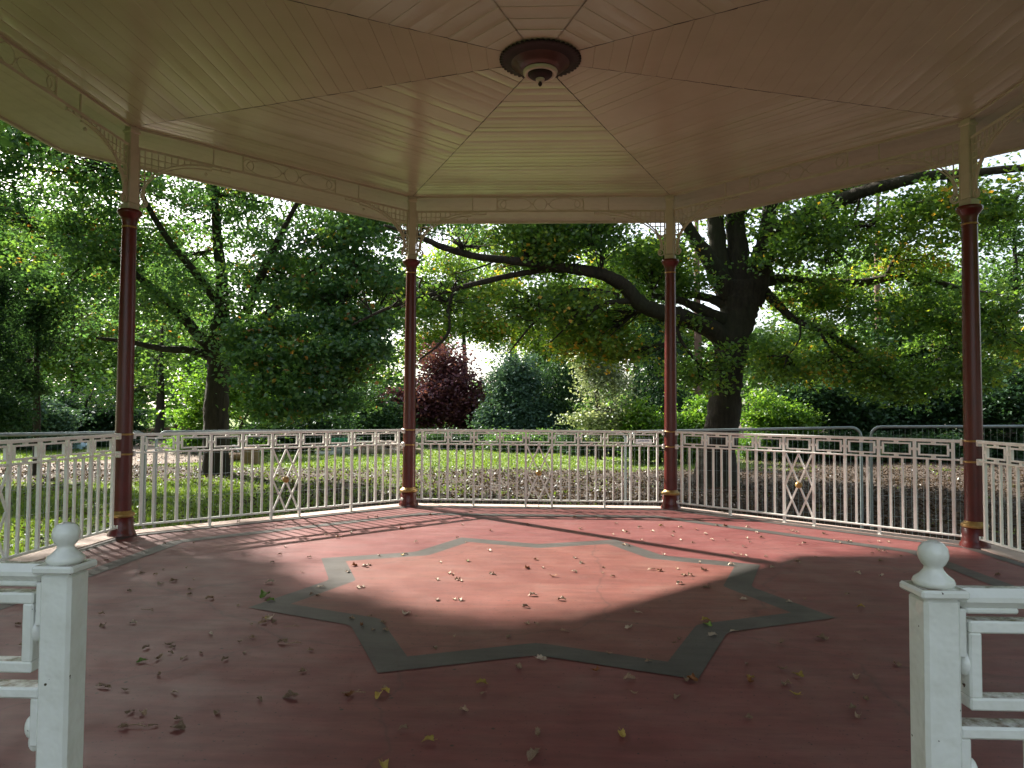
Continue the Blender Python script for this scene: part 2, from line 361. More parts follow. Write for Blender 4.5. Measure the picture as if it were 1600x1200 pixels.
def column():
    e = thing('column', None, None)
    for k_ in ('label', 'category'):
        if k_ in e: del e[k_]
    mb = MB(); n = 40
    fl = lambda j, k: 1-(.028 if k % 2 else 0)
    mb.lathe([(.099, .27), (.0965, .6), (.094, 1.2), (.088, 2.4), (.079, 3.58)], n, wave=fl, smooth=True); mb.build('shaft', M['maroon'], e)
    mb = MB(); mb.lathe([(.150, 0), (.150, .03), (.133, .06), (.126, .10), (.124, .205), (.112, .215)], 32); mb.lathe([(.112, .215), (0, .215)], 32); mb.build('base', M['maroon'], e)
    mb = MB(); mb.lathe([(.112, .215), (.132, .222), (.138, .240), (.130, .258), (.110, .266), (.104, .285), (.097, .29)], 32); mb.build('base_ring', M['gold'], e)
    for z in (.94, 1.17, 3.60):
        rr = .099 if z < 2 else .084; mb = MB(); mb.lathe([(rr-.008, z-.012), (rr, z-.01), (rr+.004, z), (rr, z+.01), (rr-.008, z+.012)], 32); mb.build('collar', M['gold'], e)
    mb = MB(); mb.lathe([(.079, 3.58), (.080, 3.66), (.088, 3.69), (.092, 3.705), (.112, 3.73), (.130, 3.755), (.134, 3.765), (.134, 3.79), (.126, 3.80), (0, 3.80)], 32); mb.build('capital', M['maroon'], e)
    mb = MB(); mb.box((0, 0, 4.34), (.118, .118, .92), 0, 0, .012); mb.box((0, 0, 3.84), (.150, .150, .075), 0, 0, .012); mb.box((0, 0, 4.16), (.124, .124, .014)); mb.box((0, 0, 4.50), (.124, .124, .014)); mb.box((0, 0, 4.735), (.140, .140, .04), 0, 0, .006); mb.build('post', M['cream'], e)
    return e
col0 = column()
for k in range(8):
    c = col0 if k == 0 else dup(col0)
    an = PI/8+k*PI/4; c.parent = BS; c.location = (RV*math.cos(an), RV*math.sin(an), 0); c.rotation_euler = (0, 0, an)

# fretwork between the column heads: bay frame local x along the bay, y outward
def arc(cx, cz, a, b, t0, t1, n=18): return [(cx+a*math.cos(t0+(t1-t0)*i/n), 0, cz+b*math.sin(t0+(t1-t0)*i/n)) for i in range(n+1)]
def strip(mb, pts, wd=.014, th=.02):
    for p, q in zip(pts[:-1], pts[1:]): mb.bar(p, q, th, wd, up=(0, 0, 1) if abs(q[0]-p[0]) > abs(q[2]-p[2])*.2 else (1, 0, 0))
def bracket_mb():
    mb = MB(); ea, eb, ex, ez = .80, .52, .93, 3.97
    for dx, dz in ((0, 0), (.055, .045)):
        strip(mb, arc(ex, ez, ea-0*dx+dx*.3, eb+dz, PI, PI/2, 22), .016, .022)
    mb.bar((.085, 0, 3.88), (.085, 0, 4.545), .02, .02, up=(1, 0, 0)); mb.bar((.15, 0, 3.97), (.15, 0, 4.545), .012, .014, up=(1, 0, 0))
    def arc_z(x):
        t = (ex-x)/ea; return ez+eb*math.sqrt(max(0, 1-t*t))+.03
    x = .225
    while x < .93:
        if 4.545-arc_z(x) > .03: mb.bar((x, 0, arc_z(x)), (x, 0, 4.545), .010, .012, up=(1, 0, 0))
        x += .075
    z = 4.47
    while z > 4.0:
        xs = ex-ea*math.sqrt(max(0, 1-((z-.03-ez)/eb)**2)) if z-.03 < ez+eb else .93
        if xs-.085 > .04: mb.bar((.085, 0, z), (xs, 0, z), .010, .012)
        z -= .075
    for z in (4.02, 4.10, 4.18): mb.bar((.085, 0, z), (.16, 0, z), .01, .012)
    ring = [(.14+.045*math.cos(2*PI*i/18), 0, 3.915+.045*math.sin(2*PI*i/18)) for i in range(19)]; strip(mb, ring, .016, .022)
    ring = [(.155+.018*math.cos(2*PI*i/10), 0, 3.915+.018*math.sin(2*PI*i/10)) for i in range(11)]; strip(mb, ring, .014, .02)
    mb.bar((.93, 0, 4.515), (1.16, 0, 4.515), .02, .014); mb.bar((1.16, 0, 4.508), (1.16, 0, 4.548), .02, .014, up=(1, 0, 0)); mb.bar((1.05, 0, 4.515), (1.05, 0, 4.545), .02, .012, up=(1, 0, 0))
    mb.ball((.86, 0, 4.43), .022, 10, 6)
    return mb
def frieze_mb():
    mb = MB(); mb.bar((.06, 0, 4.56), (S-.06, 0, 4.56), .035, .03); mb.bar((.06, 0, 4.785), (S-.06, 0, 4.785), .035, .024)
    for x in (.95, 3.05): mb.bar((x, 0, 4.575), (x, 0, 4.773), .018, .014, up=(1, 0, 0))
    for x in (1.33, 2.67): mb.bar((x, 0, 4.575), (x, 0, 4.773), .018, .014, up=(1, 0, 0))
    return mb
def loops_mb():
    mb = MB()
    for cx, a, b in ((1.62, .24, .095), (2.38, .24, .095), (2.0, .10, .095), (1.40, .07, .075), (2.60, .07, .075)):
        ring = [(cx+a*math.cos(2*PI*i/26), (.006 if a > .2 else -.006), 4.674+b*math.sin(2*PI*i/26)) for i in range(27)]; strip(mb, ring, .009, .010)
    for x in (1.88, 2.12): mb.ball((x, 0, 4.674), .016, 10, 6)
    return mb
fr0 = frieze_mb().build('frieze', M['cream'])
br0 = bracket_mb().build('bracket', M['cream'], fr0)
bm = bracket_mb(); bm.v = [(S-x, y, z) for x, y, z in bm.v]; bm.f = [f[::-1] for f in bm.f]; bm.build('bracket', M['cream'], fr0)
loops_mb().build('loop_motif', M['cream'], fr0)
def bay_frame(k):                                       # left column when seen from inside -> right column
    n = k*PI/4; a0 = n+PI/8; return (RV*math.cos(a0), RV*math.sin(a0)), n-PI/2
for k in range(8):
    f = fr0 if k == 0 else dup(fr0); o, rz = bay_frame(k); f.parent = BS; f.location = (o[0], o[1], 0); f.rotation_euler = (0, 0, rz)

# ceiling rose
RO = thing('ceiling_rose', 'round dark red ceiling rose with scalloped rim and cream ring', 'ceiling rose', (0, 0, 0))
sc = lambda j, k: (1.06 if k % 3 else .99) if j in (1, 2) else 1
mb = MB(); mb.lathe([(.30, 4.562), (.338, 4.553), (.338, 4.541), (.312, 4.540), (.285, 4.534), (.262, 4.520), (.255, 4.516)], 144, wave=sc); mb.build('rim', M['rose'], RO)
mb = MB(); mb.lathe([(.255, 4.518), (.240, 4.505), (.205, 4.476), (.172, 4.452), (.150, 4.450)], 96, wave=lambda j, k: 1-(.035 if (k % 2 and 0 < j < 4) else 0)); mb.build('fluted_dish', paint('rose_flutes', (.085, .034, .026), (.05, .02, .016), .35), RO)
mb = MB(); mb.lathe([(.152, 4.446), (.148, 4.425), (.138, 4.415), (.118, 4.418), (.108, 4.428)], 48); mb.build('ring', M['cream'], RO)
mb = MB(); mb.lathe([(.108, 4.432), (.105, 4.412), (.085, 4.395), (.05, 4.384), (.04, 4.38)], 48); mb.build('bowl', M['rose'], RO)
mb = MB(); mb.lathe([(.04, 4.382), (.038, 4.368), (.022, 4.360), (.012, 4.354)], 24); mb.build('boss', M['cream'], RO)
mb = MB(); mb.lathe([(.012, 4.354), (.018, 4.340), (.019, 4.332), (.010, 4.318), (0, 4.314)], 16); mb.build('finial', M['rose'], RO)

# ------------------------------------------------------------------ railings
def key_mb(x0, x1, z0=.985, z1=1.128, th=.0175):
    mb = MB(); a, b = x0+.041, x1-.041
    for z in (z0+th/2, z1-th/2): mb.bar((a, 0, z), (b, 0, z), .03, th)
    for x in (a+th/2, b-th/2): mb.bar((x, 0, z0+th), (x, 0, z1-th), .03, th, up=(1, 0, 0))
    m_ = (x0+x1)/2; zm = (z0+z1)/2
    mb.box((m_, 0, z0-.011), (.045, .028, .022)); mb.box((m_, 0, z1+.010), (.045, .028, .020))
    for x in (a-.012, b+.012): mb.box((x, 0, zm), (.022, .028, .03))
    return mb
def railing(label):
    e = thing('railing', label, 'railing', group='cream iron railings round the bandstand')
    mb = MB(); mb.box((2, 0, 1.163), (3.76, .045, .034), 0, 0, .006); mb.build('top_rail', M['rail'], e)
    mb = MB(); mb.box((2, 0, .952), (3.76, .040, .021), 0, 0, .004); mb.build('middle_rail', M['rail'], e)
    mb = MB(); mb.box((2, 0, .105), (3.76, .040, .022), 0, 0, .004); mb.build('bottom_rail', M['rail'], e)
    st = None
    for k in range(10):
        x = .2+.4*k
        lo_ = 0. if k in (2, 4, 5, 7) else .116
        mb = MB(); mb.box((0, 0, (.116+.942)/2), (.032,   .032, .942-.116)); mb.box((0, 0, (.9625+1.146)/2), (.031, .031, 1.146-.9625))
        if lo_ == 0.: mb.box((0, 0, .047), (.031, .031, .094)); mb.box((0, 0, .006), (.05, .05, .012))
        o = mb.build('standard', M['rail'], e); o.location = (x, 0, 0)
    for k in range(9):
        o = key_mb(.2+.4*k, .6+.4*k).build('key_frame', M['rail'], e)
    b0 = None
    for k in range(9):
        if k == 4: continue
        for j in (1, 2):
            if b0 is None:
                mb = MB(); mb.box((0, 0, (.116+.942)/2), (.024, .024, .942-.116)); b0 = mb.build('baluster', M['rail'], e); o = b0
            else: o = b0.copy(); C.objects.link(o); o.parent = e
            o.location = (.2+.4*k+.4*j/3, 0, 0)
    mb = MB(); x0, x1, z0, z1 = 1.818, 2.182, .118, .929; xm, zm = 2.0, (z0+z1)/2
    for n_, (p, q) in enumerate((((x0, z0), (x1, z1)), ((x0, z1), (x1, z0)))): mb.bar((p[0], .010*(n_*2-1), p[1]), (q[0], .010*(n_*2-1), q[1]), .021, .018, up=(0, 1, 0))
    for n_, (p, q) in enumerate((((x0, zm), (xm, z1)), ((xm, z1), (x1, zm)), ((x1, zm), (xm, z0)), ((xm, z0), (x0, zm)))): mb.bar((p[0], .0045*(1-2*(n_ % 2)), p[1]), (q[0], .0045*(1-2*(n_ % 2)), q[1]), .0205, .0175, up=(0, 1, 0))
    lat = mb.build('lattice', M['rail'], e)
    mb = MB(); mb.ball((xm, 0, zm), .046, 20, 12); mb.lathe([(.02, -.02), (.02, .02)], 8, (xm, 0, zm)); mb.build('boss', M['gold'], lat)
    for x in (.11, 3.89):
        for z in (1.150, .943, .105): mb = MB(); mb.box((x, 0, z), (.03, .06, .07), 0, 0, .005); mb.build('fixing_block', M['rail'], e)
    return e
RL = {0: 'railing panel to the right of the rightmost maroon column', 1: 'railing panel between the far right and the rightmost maroon columns', 2: 'railing panel facing the camera across the back of the floor', 3: 'railing panel between the leftmost and the far left maroon columns', 4: 'railing panel to the left of the leftmost maroon column'}
ral0 = None
for k in (2, 1, 3, 0, 4, 5, 7):
    if k in (5, 7): continue
    e = railing(RL[k]) if ral0 is None else dup(ral0)
    ral0 = ral0 or e; e['label'] = RL[k]
    o, rz = bay_frame(k); e.location = (o[0], o[1], 0); e.rotation_euler = (0, 0, rz)

# entrance railings with newel posts, close to the camera
def entrance(x_in, sgn, yf, xcol, label):
    """newel's inner front corner at (x_in, yf); the panel runs sgn-wards to the column"""
    e = thing('entrance_railing', label, 'railing', group='entrance railings with newel posts'); W = .06; yc = yf+W/2; xn = x_in+sgn*W/2
    nw = MB(); nw.box((xn, yc, .5825), (W, W, 1.165), 0, 0, .006); 
    nw.lathe([(.012, -.004), (.010, 0), (0, .001)], 14) if False else None
    post = nw.build('newel_post', M['newel'], e)
    mb = MB(); mb.box((xn, yc, 1.1735), (.080, .080, .015), 0, 0, .004); mb.build('cap', M['newel'], post)
    mb = MB(); mb.lathe([(.023, 1.181), (.024, 1.187), (.031, 1.190), (.0335, 1.196), (.031, 1.202), (.022, 1.209), (.0155, 1.217), (.0145, 1.222), (.019, 1.227), (.0235, 1.236), (.0245, 1.244), (.0225, 1.254), (.016, 1.262), (.007, 1.266), (0, 1.267)], 32, (xn, yc, -.008)); mb.build('finial', M['newel'], post)
    xs = x_in+sgn*W; x1 = xcol-sgn*.11
    def bx(name, xa, xb, z0, z1, dp, ch=.004, dy=0.):
        mb = MB(); mb.box(((xa+xb)/2, yc+dy, (z0+z1)/2), (abs(xb-xa), dp, z1-z0), 0, 0, ch); return mb.build(name, M['newel'], e)
    bx('top_rail', xs, x1, 1.146, 1.180, .045, .013); bx('middle_rail', xs, x1, .930, .951, .044); bx('bottom_rail', xs, x1, .095, .116, .044)
    mb = MB()                                           # angle brackets that fix the rails to the newel
    mb.box((xs+sgn*.008, yc, 1.105), (.016, .034, .082), 0, 0, .003); mb.box((xs+sgn*.060, yc, 1.1425), (.088, .030, .010), 0, 0, .003); mb.build('angle_bracket', M['newel'], e); mb = MB()
    mb.box((xs+sgn*.010, yc, .885), (.020, .036, .090), 0, 0, .003); mb.ball((xs+sgn*.026, yc, .870), .022, 12, 8, (.55, .6, 1)); mb.ball((xs+sgn*.020, yc, .842), .016, 12, 8, (.7, .6, 1.1)); mb.build('angle_bracket', M['newel'], e)
    span = abs(x1-xs); n = max(1, round((span-.02)/.4)); st = (span-.02)/n; bl = None
    for k in range(n):
        xa = xs+sgn*(.020+k*st); xb = xs+sgn*(.020+(k+1)*st-.03); th = .021; z0, z1 = .976, 1.126
        a, b = (xa, xb) if xa < xb else (xb, xa); mb = MB()
        for z in (z0+th/2, z1-th/2): mb.box(((a+b)/2, yc, z), (b-a, .034, th), 0, 0, .003)
        for x in (a+th/2, b-th/2): mb.box((x, yc, (z0+z1)/2), (th, .0335, z1-z0-2*th+.002), 0, 0, .003)
        for x in (a, b): mb.ball((x, yc, (z0+z1)/2), .022, 16, 10, (.55, .7, 1))
        mb.build('key_frame', M['newel'], e)
        if k < n-1:
            mb = MB(); xx = xs+sgn*(.020+(k+1)*st-.015); mb.box((xx, yc, 1.0485), (.022, .03, .193)); mb.box((xx, yc, .523), (.028, .03, .812)); mb.build('standard', M['newel'], e)
        for j in (1, 2):
            xx = xs+sgn*(.020+(k+j/3)*st-.015); mb = MB(); mb.box((xx, yc, .523), (.024, .024, .812), 0, 0, .003); mb.build('baluster', M['newel'], e)
    return e
entrance(.662, 1, -4.935, 2.0, 'thick painted white entrance railing with ball topped newel at the right foreground')
entrance(-.865, -1, -4.858, -2.0, 'thick painted white entrance railing with ball topped newel at the left foreground')

# ------------------------------------------------------------------ ground
def pip(x, y, poly):
    poly = np.array(poly); ins = np.zeros(x.shape, bool); j = len(poly)-1
    for i in range(len(poly)):
        xi, yi = poly[i]; xj, yj = poly[j]
        with np.errstate(divide='ignore', invalid='ignore'):
            c = ((yi > y) != (yj > y)) & (x < (xj-xi)*(y-yi)/(yj-yi+1e-12)+xi)
        ins ^= c; j = i
    return ins
def smooth_noise(x, y, sc, seed):
    r = np.random.default_rng(seed); v = np.zeros_like(x)
    for o in range(4):
        for _ in range(5):
            a = r.uniform(0, 2*PI); k = (2**o)/sc*r.uniform(.7, 1.3); v += np.sin((x*math.cos(a)+y*math.sin(a))*k*2*PI+r.uniform(0, 6.3))/(2**o)/3
    return v
def litter_at(x, y):
    """0 green grass .. 1 brown fallen leaves: thick under the oak on the right, thin on the left and on the far lawn"""
    l = .66+.28*np.clip((x+2)/7, -1.0, 1.0)
    l = np.where(y > 20.5, l-.9*np.clip((y-20.5)/3, 0, 1)*np.clip((13-x)/6, .15, 1), l)
    l = l+.5*np.exp(-((x+18)**2/60+(y-19)**2/14))
    l = l-.30*np.clip((-4-x)/4, 0, 1)*np.clip((17-y)/5, 0, 1)
    l += .5*np.clip((y-34)/4, 0, 1); l -= .5*np.clip((-y-8)/12, 0, 1)
    return np.clip(l+.10*smooth_noise(x, y, 5, 3), 0, 1)
gx = np.concatenate([[-400, -200, -110, -70, -52], np.arange(-42, 42.1, .6), [52, 70, 110, 200, 400]])
gy = np.concatenate([[-400, -200, -80, -40, -22, -12], np.arange(-8, 62.1, .6), [75, 100, 150, 250, 400]])
X, Y = np.meshgrid(gx, gy); Z = GZ+.035*smooth_noise(X, Y, 9, 5)*np.clip((np.hypot(X, Y)-6.5)/5, 0, 1)
def ground_z(x, y): return GZ+.035*smooth_noise(x, y, 9, 5)*np.clip((np.hypot(x, y)-6.5)/5, 0, 1)
nx, ny = len(gx), len(gy); ii = (np.arange(ny-1)[:, None]*nx+np.arange(nx-1)[None]).ravel()
def np_mesh(name, V, Fq, mat, tint=None, attr='tint', smooth=False, parent=None):
    me = bpy.data.meshes.new(name); n, k = Fq.shape
    me.vertices.add(len(V)); me.vertices.foreach_set('co', np.ascontiguousarray(V, dtype=np.float32).ravel())
    me.loops.add(n*k); me.loops.foreach_set('vertex_index', np.ascontiguousarray(Fq, dtype=np.int32).ravel())
    me.polygons.add(n); me.polygons.foreach_set('loop_start', np.arange(0, n*k, k, dtype=np.int32))
    try: me.polygons.foreach_set('loop_total', np.full(n, k, dtype=np.int32))
    except Exception: pass
    if smooth: me.polygons.foreach_set('use_smooth', np.ones(n, dtype=bool))
    if tint is not None:
        a = me.attributes.new(attr, 'FLOAT', 'POINT'); a.data.foreach_set('value', np.ascontiguousarray(tint, dtype=np.float32))
    me.materials.append(mat); me.update(calc_edges=True); me.validate()
    o = bpy.data.objects.new(name, me); C.objects.link(o)
    if parent is not None: o.parent = parent
    return o
lawn = np_mesh('lawn', np.stack([X.ravel(), Y.ravel(), Z.ravel()], 1), np.stack([ii, ii+1, ii+nx+1, ii+nx], 1), M['lawn'], litter_at(X.ravel(), Y.ravel()), 'litter', True)
tag(lawn, 'park lawn strewn with brown autumn leaves, sunlit green further off', 'lawn', kind='structure')
pc = [(-33, 8), (-24, 15), (-18.5, 20), (-16.5, 24), (-18.5, 30), (-23, 36), (-31, 45), (-45, 58)]
def resample(pts, n=6):
    pts = [np.array(p, float) for p in pts]; out = []
    for i in range(len(pts)-1):
        p0, p1, p2, p3 = pts[max(i-1, 0)], pts[i], pts[i+1], pts[min(i+2, len(pts)-1)]
        for j in range(n):
            t = j/n; out.append(.5*(2*p1+(p2-p0)*t+(2*p0-5*p1+4*p2-p3)*t*t+(3*p1-p0-3*p2+p3)*t**3))
    out.append(pts[-1]); return out
pcs = resample(pc, 10); PV = []
for i, p in enumerate(pcs):
    d = pcs[min(i+1, len(pcs)-1)]-pcs[max(i-1, 0)]; d /= np.linalg.norm(d); n_ = np.array((-d[1], d[0])); hw = 2.4+.5*math.sin(i*.9)
    for u in (-1, -.5, 0, .5, 1): q = p+n_*hw*(u+.08*math.sin(i*1.7+u*3)); PV.append((q[0], q[1], float(ground_z(np.array([q[0]]), np.array([q[1]]))[0])+.035))
PV = np.array(PV); jj = np.array([[5*i+j, 5*i+j+1, 5*i+j+6, 5*i+j+5] for i in range(len(pcs)-1) for j in range(4)])
tag(np_mesh('path', PV, jj, M['path'], smooth=True), 'pale dirt track crossing the lawn on the left', 'path', kind='structure')
PATH_POLY = [tuple(PV[5*i][:2]) for i in range(len(pcs))]+[tuple(PV[5*i+4][:2]) for i in range(len(pcs)-1, -1, -1)]

# ------------------------------------------------------------------ foliage
SUNK = 1/math.tan(EL); SDIR = -SUN_XY
FLOOR_LIT = [(-3.7, 4.6), (-3.3, 1.3), (-1.9, -.5), (-.4, -1.4), (1.0, -.9), (3.6, 1.4), (4.6, 1.2), (6.5, 4.5), (4.5, 7.5), (-2.5, 6.5)]
LAWN_LIT = [[(-9.5, 20.5), (2, 21.5), (9, 24), (14, 25), (13, 31), (-10, 33)], [(-14, 17.6), (-9, 17.2), (-8.2, 19.3), (-14, 20.5)], [(-21, 20), (-14.5, 19.5), (-14.5, 30), (-20, 40), (-27, 40), (-24, 30)], [(-13.5, 12.5), (-9, 12), (-8.5, 13.6), (-13, 14.5)]]
def sun_gap(p, r):
    """True where foliage would stand in one of the openings the sun shines through"""
    g = p[:, :2]+SDIR*(p[:, 2:3]*SUNK); jit = r.normal(0, .22, g.shape)
    k = pip(g[:, 0]+jit[:, 0], g[:, 1]+jit[:, 1], FLOOR_LIT)
    g = p[:, :2]+SDIR*((p[:, 2:3]-GZ)*SUNK); far = (p[:, 2] > GZ+2.2)
    for q in LAWN_LIT: k |= far & pip(g[:, 0]+1.6*jit[:, 0], g[:, 1]+1.6*jit[:, 1], q) & (r.random(len(p)) < .93)
    return k
def leaf_mesh(name, pos, size, tint, mat, parent, r, up=.9, droop=.35, wide=.62):
    n = len(pos); a = r.uniform(0, 2*PI, n)
    d = np.stack([np.cos(a), np.sin(a), r.normal(-droop, .4, n)], 1); d /= np.linalg.norm(d, axis=1)[:, None]
    nn = r.normal(0, 1, (n, 3))*.75; nn[:, 2] += up
    s = np.cross(d, nn); s /= np.linalg.norm(s, axis=1)[:, None]+1e-9; nn = np.cross(s, d)
    Ln = (size*r.uniform(.7, 1.25, n))[:, None]; f = Ln*.12*nn
    V = np.stack([pos-d*Ln*.5, pos-d*Ln*.02+s*Ln*wide*.5+f, pos+d*Ln*.5, pos-d*Ln*.02-s*Ln*wide*.5+f], 1).reshape(-1, 3)
    q = np.arange(n)[:, None]*4; F = np.concatenate([q+[0, 1, 2], q+[0, 2, 3]], 0)
    return np_mesh(name, V, F, mat, np.repeat(np.clip(tint, 0, 1), 4), parent=parent)

class Tree:
    def __init__(s, name, label, cat, base, group, leafmat, barkmat='bark', seed=1):
        s.r = np.random.default_rng(seed); s.rd = random.Random(seed); s.e = thing(name, label, cat, tuple(base), group); s.base = np.array(base)
        s.mb = MB(); s.limb = []; s.lr = []; s.pos = []; s.tint = []; s.lm = leafmat; s.bm = barkmat
    def stem(s, pts, rs, n=10, wob=.10, smooth=7):
        p = resample(pts, smooth) if len(pts) > 2 else [np.array(q, float) for q in pts]
        rr = np.interp(np.linspace(0, 1, len(p)), np.linspace(0, 1, len(rs)), rs)
        s.mb.tube([q-s.base for q in p], rr, n, wob=wob); s.limb += list(p); s.lr += list(rr)
    def limb_px(s, pts, n=8):                             # (x, y, depth, half-width in pixels)
        s.stem([P(*q[:3]) for q in pts], [q[3]*q[2]/FPX for q in pts], n)
    def mass(s, c, rx, ry, rz, k, per=34, cr=.42, tint=.45, tj=.16, twigs=True, gap=.25):
        """a bough: k leaf clusters in an ellipsoid, hung on twigs that grow from the nearest limb"""
        r = s.r; c = np.array(c); tint = tint+r.normal(0, .07)
        u = r.normal(0, 1, (k*3, 3)); u /= np.linalg.norm(u, axis=1)[:, None]; u *= (r.random((k*3, 1))**.45)*np.exp(r.normal(0, .16, (k*3, 1)))
        q = c+u*[rx, ry, rz]
        g = np.sin(q[:, 0]*1.9/cr*.42+1.3*c[2])+np.sin(q[:, 1]*1.7/cr*.42+c[0])+np.sin(q[:, 2]*2.3/cr*.42+c[1])   # clumps and holes
        q = q[g > np.quantile(g, gap)][:k]
        if len(q) == 0: return
        ph = r.normal(0, 1, (len(q), per, 3)); rad_ = cr*r.uniform(.6, 1.3, (len(q), 1, 1)); ph = ph*rad_*[.62, .62, .34]
        p = (q[:, None]+ph).reshape(-1, 3); t = (tint+r.normal(0, tj*.8, (len(q), 1))+r.normal(0, tj*.8, (len(q), per))).ravel()
        s.pos.append(p); s.tint.append(t)
        if twigs and s.limb:
            Lm = np.array(s.limb); i = int(np.argmin(np.linalg.norm(Lm-c, axis=1)+.35*np.abs(Lm[:, 2]-c[2]))); a = Lm[i]
            r0 = min(s.lr[i]*.55, .07)
            mid = (a+c)/2+r.normal(0, .18*np.linalg.norm(c-a)+.1, 3)*[.6, .6, .5]
            bp = resample([a, mid, c], 5); s.mb.tube([z-s.base for z in bp], np.linspace(r0, .02, len(bp)), 5, cap=False)
            for z in q[::max(1, len(q)//16)]:
                f = bp[r.integers(2, len(bp))]; m = (f+z)/2+r.normal(0, .16, 3); s.mb.tube([f-s.base, m-s.base, z-s.base], [.022, .014, .006], 4, cap=False)
    def mass_px(s, x, y, d, rx, ry, rd, k, **kw): s.mass(P(x, y, d), rx*d/FPX, rd, ry*d/FPX, k, **kw)
    def done(s, size, up=.9, droop=.35, wide=.62, cull=True):
        s.mb.build('trunk', M[s.bm], s.e)
        if not s.pos: return s.e
        p = np.concatenate(s.pos); t = np.concatenate(s.tint)
        k = p[:, 2] > GZ+.05
        if cull: k &= ~sun_gap(p, s.r)
        p, t = p[k], t[k]
        leaf_mesh('crown', p-s.base, size, t, L[s.lm], s.e, s.r, up, droop, wide)
        return s.e

TG = 'park trees standing round the lawn'
# --- the left tree
T = Tree('maple_tree', 'broad green tree on the left, trunk standing on grass beside the dirt track', 'tree', (*P(338, 745, 24.8)[:2], GZ), TG, 'maple', seed=3)
D = 24.8
T.limb_px([(338, 748, D, 36), (338, 738, D, 25), (338, 715, D, 20), (338, 640, D, 18), (341, 585, D, 17), (344, 530, D, 17), (346, 500, D, 14)], 14)
T.limb_px([(345, 520, D, 13), (347, 480, D, 11), (346, 430, 24.6, 9), (340, 380, 24.4, 8), (336, 320, 24, 6), (330, 240, 23.5, 3)])
T.limb_px([(349, 540, D, 10), (368, 515, 24.3, 9), (386, 485, 23.8, 8), (402, 445, 23.2, 7), (422, 400, 22.5, 6), (452, 340, 22, 4), (480, 290, 21.5, 2)])
T.limb_px([(355, 535, D, 9), (398, 508, 24, 7), (440, 472, 23.5, 6), (482, 432, 23, 5), (530, 392, 22.5, 4), (575, 360, 22, 2)])
T.limb_px([(338, 548, D, 10), (316, 530, 24.8, 9), (290, 500, 25, 8), (262, 470, 25, 7), (232, 445, 24.5, 6), (190, 415, 24, 5), (130, 385, 23.5, 3), (60, 370, 23, 2)])
T.limb_px([(335, 560, D, 8), (300, 548, 24.6, 6), (255, 545, 24, 5), (205, 535, 23.5, 4), (150, 528, 23, 2)])
T.limb_px([(348, 560, D, 8), (400, 560, 23.5, 6), (460, 545, 22.3, 5), (520, 540, 21.5, 3), (580, 545, 21, 2)])
T.limb_px([(338, 470, D, 7), (300, 420, 24, 6), (260, 370, 23.4, 5), (225, 310, 23, 4), (200, 250, 22.5, 2)])
for m in [(110, 270, 23, 130, 80, 2.8, 60), (40, 230, 22, 90, 60, 2.2, 56), (25, 345, 22, 60, 40, 1.8, 22), (20, 285, 22, 60, 30, 1.8, 26), (110, 345, 23, 60, 30, 1.8, 22), (240, 300, 24, 120, 80, 3, 70), (385, 310, 24, 120, 75, 3, 70), (520, 360, 22.5, 110, 60, 2.6, 60), (150, 395, 24, 130, 60, 3, 62), (290, 400, 25.5, 130, 75, 3, 74), (430, 420, 24, 120, 75, 3, 74), (225, 480, 25, 140, 45, 3, 60), (560, 430, 22, 80, 60, 2.4, 46), (590, 350, 22, 60, 40, 2, 24), (100, 480, 25, 110, 50, 2.6, 44), (380, 520, 26, 110, 50, 2.4, 44), (180, 330, 26, 150, 120, 2.5, 60), (470, 300, 26, 140, 80, 2.5, 50)]:
    T.mass_px(*m[:6], m[6], per=66, cr=.55, tint=.47, tj=.2, gap=.36)
for m in [(470, 470, 22, 80, 20, 1.4, 34), (545, 455, 21.5, 70, 20, 1.3, 28), (430, 515, 21.6, 80, 17, 1.3, 34), (520, 505, 21, 85, 18, 1.3, 40), (590, 500, 20.8, 50, 18, 1.2, 22), (470, 552, 20.8, 90, 16, 1.3, 40), (565, 548, 20.4, 75, 18, 1.3, 36), (400, 560, 21.4, 60, 15, 1.2, 22), (495, 592, 20.4, 85, 16, 1.2, 36), (425, 600, 21, 65, 15, 1.2, 24), (520, 630, 20.2, 60, 14, 1.1, 24), (450, 638, 20.8, 70, 14, 1.1, 24), (610, 450, 21, 40, 20, 1.1, 14), (380, 530, 21.8, 50, 14, 1.1, 14)]:
    T.mass_px(*m[:6], m[6], per=62, cr=.46, tint=.44, tj=.22, gap=.28)
for c in [(-11, 9, 9.5), (-13, 13, 12.5), (-9, 14, 11.5), (-14.5, 17, 14), (-11, 18, 14), (-17, 12, 14.5), (-15.5, 8, 11.5), (-19, 9, 14), (-20, 15, 16), (-8, 17, 13), (-7, 11, 9.5), (-12, 5.5, 9), (-16, 4, 10.5), (-7, 24.5, 13), (-4.5, 23, 12.5), (-10, 24, 14), (-6, 27.5, 11.8), (-8.5, 29, 13.5), (-3.5, 25.5, 11.5)]:   # upper crown masses added to block the sun, mostly hidden above the eaves
    T.mass(c, 3.6, 3.6, 2.2, 120, per=90, cr=.8, tint=.43, twigs=False, gap=.05)
T.done(.145, up=.55, droop=.5, wide=.7)

